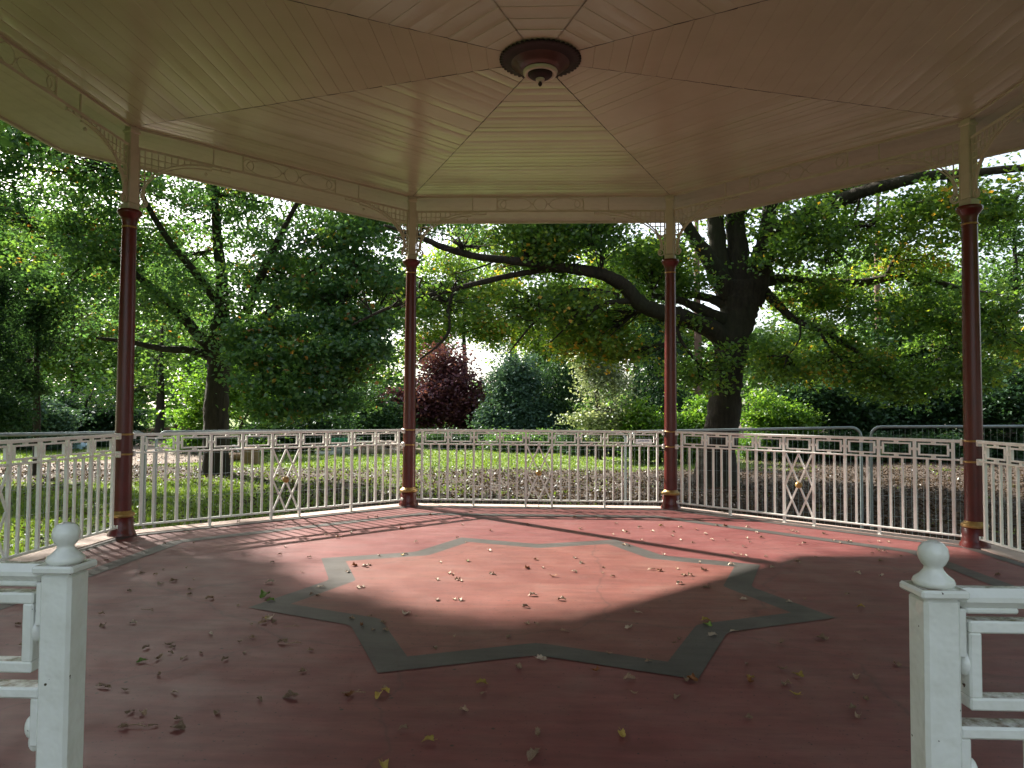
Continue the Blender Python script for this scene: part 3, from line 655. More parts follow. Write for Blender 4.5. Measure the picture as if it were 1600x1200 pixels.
# --- the oak on the right
T = Tree('oak_tree', 'great oak on the right with dark forked trunk and long sweeping limbs', 'tree', (*P(1118, 757, 22.2)[:2], GZ), TG, 'oak', seed=5)
D = 22.2
T.limb_px([(1117, 764, D, 56), (1118, 750, D, 36), (1120, 720, D, 30), (1124, 690, D, 27), (1130, 650, D, 25), (1135, 600, D, 24), (1142, 550, D, 25), (1150, 505, D, 27), (1158, 470, D, 30), (1160, 440, D, 26)], 18)
T.limb_px([(1138, 540, D, 18), (1112, 515, 21.7, 15), (1080, 501, 21.3, 13.5), (1050, 491, 20.8, 12.5), (1018, 484, 20.4, 12), (995, 470, 20, 12), (975, 447, 19.7, 11), (942, 429, 19.3, 9.5), (900, 421, 19, 8.5), (850, 414, 18.6, 7.5), (800, 407, 18.2, 6.5), (745, 401, 17.8, 5.5), (692, 386, 17.4, 5), (655, 370, 17.1, 4), (600, 352, 16.8, 2)], 10)
T.limb_px([(905, 422, 19, 6), (860, 421, 18.8, 5), (800, 430, 18.5, 4.6), (752, 441, 18.2, 4.4), (705, 453, 18, 4), (665, 463, 17.8, 3.5), (605, 482, 17.5, 2.6), (550, 508, 17.2, 1.4)])
T.limb_px([(712, 452, 18, 3.4), (700, 480, 17.8, 2.8), (702, 515, 17.6, 2.4), (684, 540, 17.5, 2), (655, 562, 17.4, 1)])
T.limb_px([(985, 470, 19.9, 5), (945, 474, 19.5, 4), (922, 488, 19.2, 3.2), (918, 497, 19, 2)])
T.limb_px([(965, 462, 19.8, 5), (928, 454, 19.4, 4), (890, 455, 19.1, 3.4), (868, 470, 18.9, 2.8), (838, 500, 18.7, 2.2), (812, 530, 18.5, 1.6), (795, 552, 18.4, .9)])
T.limb_px([(900, 452, 19.2, 2.6), (905, 480, 19, 2), (890, 505, 18.9, 1.5), (860, 535, 18.8, .9)])
T.limb_px([(1145, 505, D, 12), (1117, 494, 21.9, 10), (1088, 480, 21.6, 8), (1062, 470, 21.3, 6), (1020, 462, 21, 4)])
T.limb_px([(1150, 485, D, 12), (1120, 470, 22.2, 8), (1084, 461, 22.3, 6), (1040, 463, 22.4, 5), (1000, 461, 22.5, 3)])
T.limb_px([(1148, 470, D, 20), (1128, 440, 22, 17), (1112, 412, 21.8, 14), (1098, 390, 21.6, 11), (1078, 360, 21.4, 9), (1058, 320, 21, 7), (1030, 270, 20.5, 4)])
T.limb_px([(1135, 440, D, 15), (1124, 400, D, 14), (1118, 350, D, 13), (1116, 300, D, 11), (1112, 220, D, 7)])
T.limb_px([(1158, 460, D, 20), (1154, 410, D, 17), (1150, 360, D, 15), (1146, 300, D, 13), (1140, 220, D, 8)])
T.limb_px([(1170, 475, D, 22), (1184, 430, 22, 20), (1192, 400, 21.8, 18), (1204, 372, 21.4, 15), (1228, 352, 21, 13), (1262, 334, 20.5, 11.5), (1300, 318, 20, 10.5), (1345, 300, 19.5, 9.5), (1392, 288, 19, 9), (1450, 275, 18.5, 8), (1510, 272, 18, 7), (1580, 264, 17.5, 6), (1660, 262, 17, 4)], 10)
T.limb_px([(1190, 405, D, 12), (1200, 340, D, 11), (1214, 280, D, 9), (1230, 200, D, 6)])
T.limb_px([(1182, 442, D, 12), (1225, 436, 22.2, 8), (1265, 441, 22.2, 7), (1312, 443, 22.2, 7), (1360, 440, 22, 6.5), (1402, 430, 21.8, 6), (1432, 429, 21.6, 5.5), (1462, 440, 21.4, 5.5), (1505, 453, 21, 5), (1560, 463, 20.6, 4.5), (1640, 480, 20, 3)])
T.limb_px([(1190, 450, D, 9), (1212, 472, 21.8, 7), (1240, 498, 21.4, 5.5), (1282, 516, 21, 4.5), (1330, 543, 20.6, 3.5), (1375, 577, 20.3, 2.4), (1430, 612, 20, 1.2)])
T.limb_px([(1280, 515, 21, 3), (1300, 548, 20.8, 2.4), (1330, 570, 20.6, 1.8), (1390, 590, 20.4, 1)])
T.limb_px([(1385, 432, 21.8, 4), (1398, 405, 21.4, 3.6), (1412, 382, 21, 3.4), (1430, 354, 20.6, 3.2), (1455, 342, 20.3, 3), (1500, 338, 20, 2), (1560, 345, 19.7, 1.2)])
T.limb_px([(1415, 432, 21.7, 3), (1440, 465, 21.4, 2.4), (1470, 490, 21, 1.8), (1490, 530, 20.8, 1)])
T.limb_px([(1062, 480, 21.3, 4), (1060, 520, 21, 3), (1078, 552, 20.8, 2.4), (1110, 585, 20.6, 1.4)])
for x0, y0, x1, y1 in ((1290, 322, 1288, 420), (1345, 303, 1300, 380), (1240, 345, 1330, 420), (840, 410, 760, 370), (780, 405, 700, 430), (1500, 455, 1560, 520), (1250, 500, 1228, 560)):
    T.limb_px([(x0, y0, 20, 2), ((x0+x1)/2+10, (y0+y1)/2, 20, 1.4), (x1, y1, 20, .7)], 5)
for m in [(1010, 405, 20.5, 70, 45, 2, 44, .44), (930, 375, 19.5, 80, 30, 1.8, 34, .42), (830, 385, 18.5, 80, 28, 1.6, 40, .40), (720, 385, 17.6, 70, 30, 1.4, 38, .36), (640, 370, 17, 50, 26, 1.2, 18, .36), (880, 352, 19, 110, 20, 2, 34, .44), (1060, 440, 21.8, 60, 30, 1.6, 26, .36), (960, 500, 21.5, 80, 50, 2, 50, .62), (870, 500, 21, 65, 45, 1.9, 40, .64), (930, 535, 21.2, 70, 24, 1.7, 24, .62), (985, 550, 21.4, 40, 24, 1.4, 16, .62), (840, 470, 19, 70, 40, 1.8, 28, .56), (700, 470, 18, 60, 36, 1.5, 18, .5), (1250, 380, 20.5, 90, 50, 2.2, 50, .42), (1370, 350, 19.8, 90, 45, 2.2, 42, .42), (1300, 300, 21, 120, 50, 2.5, 46, .40), (1480, 320, 19, 90, 45, 2, 34, .42), (1570, 330, 18.5, 80, 60, 2, 24, .40), (1290, 470, 21.5, 90, 40, 2, 42, .46), (1400, 500, 21.2, 90, 40, 2, 44, .46), (1500, 500, 21, 90, 45, 2, 42, .46), (1300, 560, 21, 80, 36, 1.8, 42, .54), (1400, 600, 20.6, 90, 30, 1.6, 44, .50), (1480, 580, 20.6, 70, 36, 1.6, 34, .46), (1230, 560, 21.2, 50, 45, 1.6, 30, .58), (1090, 580, 20.8, 45, 45, 1.4, 18, .64), (1580, 520, 20.5, 80, 60, 2, 34, .44), (1160, 330, 22, 100, 50, 2.6, 30, .40), (1420, 410, 21.5, 90, 40, 2, 26, .44)]:
    T.mass_px(*m[:6], int(m[6]*1.25), per=58, cr=.46, tint=m[7], tj=.2, gap=.36)
for q_ in T.r.permutation(len(T.limb))[:150]:            # sprays along the limbs
    p_ = T.limb[q_]
    if p_[2] > 2.6 and T.lr[q_] < .065: T.mass(p_+T.r.normal(0, .3, 3)+[0, 0, .25], .5, .5, .25, 3, per=40, cr=.36, tint=.5, tj=.2, twigs=True, gap=.0)
for m in [((2.5, 13.5, 10), 5, 4, 2.2, 59), ((8, 13, 11), 6, 4.5, 2.5, 52), ((6, 18, 13), 6, 5, 3, 52), ((-2.5, 13, 9.8), 4, 4, 2, 59), ((-4, 17, 11.5), 4.5, 4, 2.4, 59), ((0, 19, 13), 5, 4, 3, 59), ((12, 12, 10.5), 5, 4, 2.4, 52), ((15, 17, 12), 5, 5, 3, 52), ((1, 16, 9.6), 4, 4, 1.8, 52), ((10, 20, 14), 6, 5, 3, 52), ((6, 10.5, 9), 4, 3, 1.6, 46), ((-6, 14, 10.5), 3, 3, 2, 33)]:   # unseen upper crown, added to shade the lawn on the right
    T.mass(*m, per=100, cr=.95, tint=.42, twigs=False, gap=.05)
T.done(.138, up=.6, droop=.45, wide=.66)

# --- everything further off
def tree(name, label, x, ybase_d, crown, leaf, seed, trunk_hw=8, size=.3, tint=.45, per=40, barkm='bark', top=None, k=60, cr=1.0, group=TG, gap=.3, tj=.16, up=.9, droop=.35, wide=.62, cat='tree'):
    """a tree at column x, ybase_d metres deep; crown = list of (x, y, rx, ry) in pixels at that depth"""
    d = ybase_d; b = P(x, 640, d); b[2] = GZ
    T = Tree(name, label, cat, b, group, leaf, barkm, seed); r = T.r
    yt = top if top is not None else min(c[1] for c in crown)
    tp = P(x+r.uniform(-8, 8), yt, d); hw = trunk_hw*d/FPX
    T.stem([b+[0, 0, -.1], b+[0, 0, .25], b*.65+tp*.35+[r.normal(0, .1), 0, 0], b*.35+tp*.65+[r.normal(0, .15), 0, 0], tp], [hw*1.5, hw*1.05, hw*.85, hw*.6, hw*.2], 9)
    for (cx, cy, rx, ry) in crown:
        rd = (rx+ry)/2*d/FPX*.8; T.mass_px(cx, cy, d+r.uniform(-.4, .4)*rd, rx, ry, rd, int(k*(1.5 if d > 48 and leaf in ('mid', 'oak') else 1)), per=per, cr=cr, tint=tint, tj=tj, gap=gap)
    if cat in ('bush', 'shrub'):                          # skirts down to the ground
        for (cx, cy, rx, ry) in crown[:3]:
            c = P(cx, cy, d); c[2] = GZ+.55; T.mass(c, rx*d/FPX*1.05, rx*d/FPX*.8, .6, k//2, per=per, cr=cr*.8, tint=tint-.05, tj=tj, gap=.05, twigs=False)
    return T.done(size, up, droop, wide)
tree('evergreen_tree', 'dark conifer at the very left edge behind the railing', -25, 21.5, [(-25, 560, 50, 90), (-20, 650, 55, 40), (-30, 460, 45, 50)], 'dark', 21, 9, .16, .4, k=120, cr=.5, gap=.15, up=.2, droop=.6, wide=.4)
tree('evergreen_tree', 'dusky conifer with ragged boughs at the left, behind the leftmost railing', 60, 24, [(50, 500, 45, 30), (65, 450, 30, 22), (35, 560, 50, 30), (80, 545, 36, 18), (40, 600, 40, 20)], 'dark', 80, 6, .17, .62, k=50, cr=.45, gap=.3, up=.3, droop=.7, wide=.45)
tree('parkland_tree', 'hazy pale green tree far off behind the leftmost column', 120, 56, [(110, 500, 90, 60), (60, 560, 80, 50), (170, 560, 80, 60), (200, 470, 70, 50)], 'mid', 22, 6, .34, .62, k=70, cr=1.3)
tree('parkland_tree', 'round crowned green tree between the left column and the maple trunk', 250, 50, [(240, 560, 60, 50), (270, 510, 60, 50), (210, 610, 50, 40), (290, 600, 40, 45)], 'mid', 23, 7, .32, .45, k=70, cr=1.2)
tree('evergreen_bush', 'dark rounded evergreen bush left of the leftmost column', 140, 42, [(140, 620, 55, 50), (110, 650, 40, 35), (180, 645, 35, 40)], 'dark', 24, 4, .24, .35, k=120, cr=.8, gap=.1, cat='bush')
tree('evergreen_bush', 'blue grey evergreen bush at the left edge beside the dark one', 55, 38, [(50, 640, 48, 42), (80, 655, 30, 28), (15, 655, 35, 30)], 'blue', 25, 4, .2, .45, k=110, cr=.7, gap=.1, cat='bush')
tree('shrub', 'sunlit yellow green shrub just behind the maple trunk', 385, 36, [(385, 625, 55, 45), (300, 640, 40, 35), (350, 600, 40, 40)], 'bright', 26, 3, .2, .42, k=90, cr=.7, gap=.2, cat='shrub')
tree('shrub', 'low dark green shrub under the maple boughs', 460, 38, [(440, 680, 60, 28), (500, 665, 50, 35), (400, 690, 40, 22)], 'dark', 27, 3, .2, .5, k=90, cr=.6, gap=.1, cat='shrub')
tree('shrub', 'dark shrub between the maple and the copper beech', 570, 47, [(560, 640, 60, 45), (600, 655, 40, 35)], 'dark', 28, 3, .25, .75, k=90, cr=.8, gap=.1, cat='shrub')
tree('copper_beech', 'purple leaved copper beech behind the far left column', 690, 50, [(665, 625, 55, 42), (720, 622, 45, 50), (695, 580, 48, 40), (640, 645, 40, 30), (738, 655, 30, 25), (622, 628, 26, 28)], 'copper', 29, 6, .26, .45, k=120, cr=.8, gap=.15)
tree('evergreen_bush', 'dense blue green rounded bush beside the copper beech', 805, 45, [(805, 625, 46, 50), (805, 590, 36, 34), (785, 655, 35, 25), (835, 655, 30, 25)], 'blue', 30, 5, .22, .42, k=130, cr=.7, gap=.08, cat='bush')
tree('yew_tree', 'near black drooping yew beside the variegated holly', 872, 46, [(872, 620, 38, 55), (865, 655, 36, 25), (890, 590, 30, 40)], 'dark', 31, 5, .22, .45, k=120, cr=.7, gap=.08, up=.1, droop=1.2, wide=.35)
tree('variegated_holly', 'cream and green variegated holly in a tall cone', 935, 33, [(935, 640, 46, 40), (938, 600, 42, 45), (930, 560, 28, 40), (925, 535, 16, 24), (960, 650, 34, 28)], 'holly', 32, 5, .16, .52, k=200, cr=.5, gap=.12, tj=.25, up=.3)
tree('evergreen_tree', 'dark conifer behind the holly and the far right column', 1030, 50, [(1020, 570, 50, 60), (1045, 630, 50, 50), (1000, 650, 40, 35), (1010, 500, 32, 50)], 'dark', 33, 6, .26, .5, k=110, cr=.9, gap=.12, up=.2, droop=.7, wide=.4)
tree('laurel_bush', 'bright green sunlit laurel in front of the far right column', 1030, 32, [(1010, 670, 35, 28), (1055, 662, 40, 34), (1090, 655, 40, 35), (1000, 645, 22, 20), (1035, 690, 40, 25)], 'bright', 34, 3, .17, .5, k=100, cr=.5, gap=.25, cat='bush')
tree('laurel_bush', 'bright green laurel just right of the oak trunk', 1205, 34, [(1200, 655, 50, 28), (1240, 660, 40, 24), (1180, 640, 26, 26)], 'bright', 35, 3, .17, .38, k=100, cr=.5, gap=.2, cat='bush')
tree('ground_shrub', 'low dark shrub at the lawn edge under the copper beech', 730, 42, [(700, 690, 50, 14), (760, 692, 40, 12)], 'dark', 71, 2, .18, .8, k=90, cr=.45, gap=.05, cat='shrub')
tree('ground_shrub', 'low green shrub at the lawn edge below the blue green bush', 820, 40, [(800, 692, 40, 14), (850, 690, 46, 16)], 'mid', 72, 2, .17, .3, k=90, cr=.45, gap=.05, cat='shrub')
tree('ground_shrub', 'low dark shrub at the lawn edge below the variegated holly', 930, 37, [(905, 692, 46, 16), (960, 695, 46, 16)], 'dark', 73, 2, .17, .8, k=90, cr=.45, gap=.05, cat='shrub')
tree('ground_shrub', 'low dark shrub spreading under the oak boughs right of the trunk', 1290, 34, [(1230, 698, 60, 14), (1310, 696, 60, 16)], 'dark', 74, 2, .17, .6, k=90, cr=.45, gap=.05, cat='shrub')
tree('ground_shrub', 'low dark shrub behind the two fence panels on the right', 1420, 33, [(1390, 698, 60, 16), (1470, 698, 60, 16)], 'dark', 75, 2, .17, .6, k=90, cr=.45, gap=.05, cat='shrub')
tree('pine_tree', 'tall reddish pine trunk showing left of the oak', 1093, 48, [(1080, 250, 90, 40), (1120, 300, 60, 30)], 'blue', 36, 6.5, .25, .5, barkm='pine_bark', top=230, k=50, cr=1.)
tree('pine_tree', 'pale pine trunk rising far behind the oak limbs on the right', 1372, 52, [(1370, 250, 90, 40), (1340, 300, 60, 30)], 'blue', 37, 6, .25, .5, barkm='pine_bark', top=230, k=50, cr=1.)
tree('rhododendron_bush', 'dark spreading rhododendron right of the oak', 1310, 36, [(1310, 640, 70, 40), (1260, 630, 50, 45), (1370, 645, 60, 38)], 'dark', 38, 3, .22, .45, k=130, cr=.7, gap=.08, cat='bush')
tree('rhododendron_bush', 'dark rhododendron beside the rightmost column', 1460, 36, [(1450, 630, 70, 55), (1520, 640, 60, 45), (1410, 650, 50, 35)], 'dark', 39, 3, .22, .45, k=130, cr=.7, gap=.08, cat='bush')
tree('rhododendron_bush', 'dark rhododendron at the right edge of the view', 1610, 34, [(1600, 620, 70, 65), (1660, 640, 70, 50)], 'dark', 40, 3, .22, .4, k=130, cr=.7, gap=.08, cat='bush')
tree('evergreen_tree', 'tall dark evergreen behind the rhododendrons on the right', 1420, 44, [(1400, 560, 70, 50), (1460, 540, 60, 60), (1330, 580, 60, 45)], 'dark', 41, 7, .28, .6, k=90, cr=1., gap=.2)
tree('parkland_tree', 'leafy tree behind the rightmost column, sky showing through', 1580, 40, [(1570, 450, 80, 50), (1620, 400, 80, 60), (1530, 520, 70, 40), (1600, 540, 70, 45), (1560, 350, 50, 40)], 'mid', 42, 8, .26, .42, k=56, cr=.9)
tree('parkland_tree', 'thin autumn tinted tree rising behind the copper beech', 725, 62, [(720, 500, 60, 50), (680, 540, 50, 40), (760, 450, 50, 40), (700, 430, 50, 40), (770, 520, 40, 34), (640, 470, 50, 40)], 'oak', 43, 5, .30, .66, k=66, cr=1.1, gap=.35)
tree('parkland_tree', 'tall green tree behind the maple and the far left column', 560, 60, [(560, 560, 90, 60), (520, 470, 90, 60), (610, 470, 60, 50), (480, 580, 80, 60)], 'mid', 44, 7, .34, .5, k=70, cr=1.3)
tree('parkland_tree', 'green and gold tree behind the blue green bush', 840, 64, [(850, 520, 60, 40), (900, 470, 60, 50), (870, 570, 50, 35)], 'oak', 45, 6, .34, .7, k=60, cr=1.2)
tree('parkland_tree', 'tall leafy tree seen under the oak limb near the far right column', 990, 58, [(980, 480, 60, 60), (1030, 420, 60, 50), (1060, 540, 50, 50), (960, 420, 50, 40)], 'oak', 46, 7, .32, .6, k=64, cr=1.2)
tree('parkland_tree', 'green tree behind the oak, right of its trunk', 1240, 52, [(1240, 600, 60, 45), (1200, 560, 50, 50), (1280, 540, 60, 50)], 'mid', 47, 6, .3, .55, k=66, cr=1.1)
tree('parkland_tree', 'distant pale green tree right of the pale pine trunk', 1440, 62, [(1430, 490, 70, 40), (1490, 440, 60, 40), (1380, 520, 60, 40)], 'mid', 48, 6, .34, .6, k=46, cr=1.2, gap=.4)
tree('parkland_tree', 'distant tree left of the maple under the open sky', 20, 60, [(30, 480, 70, 50), (-30, 440, 80, 60), (70, 420, 60, 40), (20, 380, 60, 30)], 'mid', 49, 7, .38, .42, k=80, cr=1.3, gap=.35)
tree('parkland_tree', 'far tree closing the gap behind the maple trunk', 400, 66, [(400, 590, 80, 60), (340, 540, 80, 60), (450, 520, 70, 60)], 'mid', 50, 7, .36, .5, k=66, cr=1.4)
tree('parkland_tree', 'tall tree far behind the long oak limb, half hidden by it', 800, 70, [(790, 420, 80, 50), (850, 380, 70, 50), (740, 380, 60, 40), (880, 440, 60, 40)], 'oak', 51, 7, .4, .55, k=34, cr=1.5, gap=.4)
tree('parkland_tree', 'tall far tree filling the view behind the leftmost column', 200, 68, [(180, 430, 100, 60), (90, 400, 90, 50), (270, 440, 80, 60), (230, 520, 90, 60), (60, 560, 90, 60), (30, 330, 70, 50), (120, 340, 80, 50), (150, 500, 100, 60)], 'mid', 52, 8, .44, .45, k=70, cr=1.6, gap=.35)
tree('parkland_tree', 'far tree between the oak trunk and the rightmost column', 1330, 66, [(1300, 450, 90, 60), (1380, 420, 70, 50), (1250, 480, 70, 60), (1420, 560, 90, 50)], 'mid', 53, 8, .4, .5, k=44, cr=1.6, gap=.4)
for i, (x, y) in enumerate(((-23, 6), (-25, -7), (-14, -1), (16, -3), (24, 1), (-15, -15), (-33, 19), (14, -15))):    # unseen trees added either side to cut side light and shade the lawn
    T = Tree('parkland_tree', 'tall leafy tree added out of sight beside the bandstand to shade its surroundings', 'tree', (x, y, GZ), 'unseen trees added beside the bandstand to block light', 'mid', 'bark', 60+i)
    T.stem([(x, y, GZ-.1), (x+.1, y, 3), (x, y+.2, 7), (x, y, 11)], [.5, .4, .3, .1], 10)
    for c in ((0, 0, 9), (3, 1, 6), (-3, 1, 6), (1, -3, 6.5), (0, 3, 6), (2, 2, 12), (-2, -1, 12), (0, 0, 4)): T.mass((x+c[0], y+c[1], c[2]), 4.2, 4.2, 2.6, 70, per=36, cr=1.1, tint=.4, twigs=False, gap=.05)
    T.done(.42)
wr = np.random.default_rng(77); wp = []                    # the far wood that closes the view
for i in range(1000):
    x = wr.uniform(-500, 2100); d = wr.uniform(72, 92); z = GZ+wr.random()*(10.5 if (x < 600 or x > 1020) else 3.8)
    c = P(x, 640, d); c[2] = z; wp.append(c+wr.normal(0, 1, (60, 3))*[1.5, 1.5, .9])
wp = np.concatenate(wp); wp = wp[wp[:, 2] > GZ]
o = leaf_mesh('far_wood', wp, .85, .30+wr.normal(0, .2, len(wp)), L['mid'], None, wr)
tag(o, 'dark mass of distant woodland along the edge of the park', 'woodland', kind='stuff')

# ------------------------------------------------------------------ lawn cover
def scatter(n, box, r): return np.stack([r.uniform(box[0], box[1], n), r.uniform(box[2], box[3], n)], 1)
r = np.random.default_rng(5)
def view_scatter(n, r, dmin=10.5, dmax=45):                # even on the ground, within a wide wedge in front of the camera
    d = np.sqrt(r.uniform(dmin**2, dmax**2, n))**1.0; d = dmin*(dmax/dmin)**r.random(n); a = r.uniform(-.78, .78, n); a0 = a-YAW
    return np.stack([CAM[0]+d*np.sin(a)/1, CAM[1]+d*np.cos(a)], 1)
q = view_scatter(150000, r); lt = litter_at(q[:, 0], q[:, 1]); onp = pip(q[:, 0], q[:, 1], PATH_POLY)
keep = (r.random(len(q)) < lt**1.5*1.05+.03+.25*onp) & (np.max(np.abs(np.stack([q[:, 0], q[:, 1], (q[:, 0]+q[:, 1])/1.4142, (q[:, 0]-q[:, 1])/1.4142])), 0) > 5.2)
q = q[keep]; z = ground_z(q[:, 0], q[:, 1])+.03+r.uniform(0, .035, len(q))
o = leaf_mesh('leaf_litter', np.stack([q[:, 0], q[:, 1], z], 1), .085, r.beta(1.6, 2.2, len(q)), L['litter'], None, r, up=1.5, droop=0, wide=.75); tag(o, 'fallen brown leaves thickly scattered over the lawn', 'leaf litter', kind='stuff')
q = view_scatter(150000, r); lt = litter_at(q[:, 0], q[:, 1])+.15*smooth_noise(q[:, 0], q[:, 1], 1.7, 9); onp = pip(q[:, 0], q[:, 1], PATH_POLY)
keep = (r.random(len(q)) > lt*1.25) & ~onp & (np.max(np.abs(np.stack([q[:, 0], q[:, 1], (q[:, 0]+q[:, 1])/1.4142, (q[:, 0]-q[:, 1])/1.4142])), 0) > 5.2)
q = q[keep]; n = len(q); a = r.uniform(0, 2*PI, n); h = r.uniform(.04, .10, n); lean = r.normal(0, .035, (n, 2)); z = ground_z(q[:, 0], q[:, 1]); wd = .016+.0012*np.hypot(q[:, 0], q[:, 1]-CAM[1])/2
dx, dy = np.cos(a)*wd, np.sin(a)*wd
V = np.stack([np.stack([q[:, 0]-dx, q[:, 1]-dy, z], 1), np.stack([q[:, 0]+dx, q[:, 1]+dy, z], 1), np.stack([q[:, 0]+lean[:, 0], q[:, 1]+lean[:, 1], z+h], 1)], 1).reshape(-1, 3)
o = np_mesh('grass', V, np.arange(n*3).reshape(-1, 3), L['grass'], np.repeat(np.clip(.45+r.normal(0, .2, n), 0, 1), 3)); tag(o, 'short mown grass growing through the leaves', 'grass', kind='stuff')

# ------------------------------------------------------------------ temporary fence panels outside the bandstand
def heras(a, b, ztop_a, ztop_b, label, sign=None):
    e = thing('mesh_fence', label, 'mesh fence', (a[0], a[1], GZ), 'temporary mesh fence panels round the bandstand'); o3 = np.array((a[0], a[1], GZ))
    A3 = np.array((a[0], a[1], ztop_a))-o3; B3 = np.array((b[0], b[1], ztop_b))-o3; d = B3-A3; ln = np.linalg.norm(d); d /= ln; up = np.array((0, 0, 1.)); n_ = np.cross(d, up)
    R_ = .021; cr = .14; path = [A3*[1, 1, 0]+[0, 0, .02]]
    for t in np.linspace(0, PI/2, 7): path.append(A3+d*cr*(1-math.cos(t))-up*cr*(1-math.sin(t)))
    for t in np.linspace(0, PI/2, 7): path.append(B3-d*cr*(1-math.sin(t))-up*cr*(1-math.cos(t)))
    path.append(B3*[1, 1, 0]+[0, 0, .02]); mb = MB(); mb.tube(path, R_, 10)
    mb.bar(A3*[1, 1, 0]+[0, 0, .16], B3*[1, 1, 0]+[0, 0, .16], .035, .035); mb.build('frame', M['galv'], e)
    mb = MB(); h = A3[2]
    for i in range(1, int(ln/.075)):
        p = A3+d*(i*.075); t = min(1, .6+i*0); top = p-up*.03*(1 if .1 < i*.075/ln < .9 else 2); mb.bar(top, np.array((p[0], p[1], .17)),   .0026, .0026)
    for z in (.45, .75, 1.05, 1.35, 1.65, 1.85): mb.bar(A3*[1, 1, 0]+[0, 0, z]+d*.02, B3*[1, 1, 0]+[0, 0, z]-d*.02,   .0026, .0026)
    mb.build('wire_mesh', M['galv'], e)
    for p in (A3, B3):
        mb = MB(); mb.box((p[0], p[1], .06), (.22, .62, .12), math.atan2(d[1], d[0]), 0, .02); mb.build('foot_block', M['grey_plastic'], e)
    if sign:
        c = A3+d*sign[0]+up*sign[1]; an = math.atan2(d[1], d[0]); mb = MB(); mb.box(c-n_*(-.026), (.255, .006, .085), an, 0, .002); s = mb.build('sign_plate', M['plate'], e)
        mb = MB()
        for i, wl in enumerate((.018, .012, .02, .016, .014, .018, .012)): mb.box(c+n_*.031+d*(-.075+i*.025)+up*.014, (wl, .003, .020), an)
        for i, wl in enumerate((.03, .018, .026, .02, .03)): mb.box(c+n_*.031+d*(-.085+i*.038)-up*.020, (wl, .003, .010), an)
        mb.build('lettering', M['ink'], s)
    return e
HP = {'A': ((1.47, 5.50), (4.85, 4.84)), 'B': ((4.98, 4.80), (8.0, 3.2))}
heras((1.47, 5.50), (4.85, 4.84), 1.145, 1.255, 'grey mesh fence panel behind the oak side, small white sign at its left', (.22, -.165))
heras((4.97, 4.78), (8.1, 3.25), 1.265, 1.335, 'grey mesh fence panel outside the rightmost column')
heras((-2.03, 5.47), (1.40, 5.52), 1.140, 1.140, 'grey mesh fence panel behind the middle railing')
heras((-5.27, 3.52), (-2.16, 5.42), 1.150, 1.140, 'grey mesh fence panel behind the left railing by the maple trunk')
heras((-6.35, .05), (-5.33, 3.36), 1.19, 1.150, 'grey mesh fence panel outside the leftmost railing')
for (x, y, z) in ((4.91, 4.80, .45), (-5.30, 3.44, .35)):
    mb = MB(); mb.box((x, y, GZ+z), (.16, .05, .05), 0, 0, .008); mb.tube([(x, y-.05, GZ+z), (x, y+.05, GZ+z)], .012, 6)
    o = mb.build('fence_coupler', M['galv']); tag(o, 'steel coupler clamping two fence panels together on the '+('right' if x > 0 else 'left'), 'coupler')

# ------------------------------------------------------------------ clutter beyond the lawn, on the left
def gp(x, y): p = on_z(x, y, GZ); return p
def log_obj(x, y, ln, rr, an, label, nm='log'):
    p = gp(x, y); mb = MB(); d = np.array((math.cos(an), math.sin(an), .03)); mb.tube([p+[0, 0, rr]-d*ln/2, p+[0, 0, rr*1.05], p+[0, 0, rr]+d*ln/2], [rr, rr*1.04, rr*.92], 12, wob=.06)
    tag(mb.build(nm, M['log']), label, 'log', 'felled timber by the maple')
log_obj(352, 721, 1.5, .16, .5, 'short cut log left of the white trestle'); log_obj(373, 717, 1.4, .15, -.2, 'cut log lying under the white trestle')
p = gp(391, 725); mb = MB(); mb.lathe([(.40, 0), (.36, .1), (.33, .62), (.30, .68), (0, .69)], 14, p, wave=lambda j, k: 1+.05*math.sin(k*2.1)); tag(mb.build('tree_stump', M['log']), 'upright brown tree stump right of the cut logs', 'stump', 'felled timber by the maple')
p = gp(365, 716); e = thing('trestle', 'white timber trestle standing over the cut logs', 'trestle', tuple(p))
for sx in (-1, 1):
    mb = MB(); mb.bar((sx*.45, -.1, 0), (sx*.02, 0, .62), .05, .05); mb.build('leg', M['white'], e)
mb = MB(); mb.bar((.02, 0, .52), (.75, .1, .34), .05, .05); mb.build('rail', M['white'], e)
def heap(name, cx, cy, sx, sy, h, n, mat, label, cat, seed, wood=False):
    rr = random.Random(seed); p = gp(cx, cy); mb = MB()
    for i in range(n):
        a, q = rr.uniform(0, 6.28), math.sqrt(rr.random()); x, y = q*math.cos(a)*sx, q*math.sin(a)*sy; z = max(0, h*(1-q*q))*rr.random(); s_ = rr.uniform(.12, .34)
        if wood:
            b = rr.uniform(-.6, .6); d = np.array((math.cos(b), math.sin(b), rr.uniform(-.25, .25)))*rr.uniform(.5, 1.2); c = p+[x, y, z+.12]; mb.tube([c-d, c+d], [rr.uniform(.05, .13)]*2, 7, wob=.1)
        else:
            vs = [(p[0]+x+s_*u*rr.uniform(.6, 1.1), p[1]+y+s_*v*rr.uniform(.6, 1.1), p[2]+z+s_*.35*(w_+1)*rr.uniform(.7, 1.2)) for w_ in (-1, 1) for u, v in ((-1, -1), (1, -1), (1, 1), (-1, 1))]; mb.hexa(vs[:4], vs[4:])
    tag(mb.build(name, mat), label, cat, kind='stuff')
heap('brushwood_pile', 275, 688, 5.2, 1.2, .9, 130, M['log'], 'long heap of sawn brushwood beside the dirt track', 'brushwood', 3, True)
heap('rubble', 603, 708, 1.7, .8, .55, 110, M['rubble'], 'low heap of broken stone left of the far left column', 'rubble', 4)
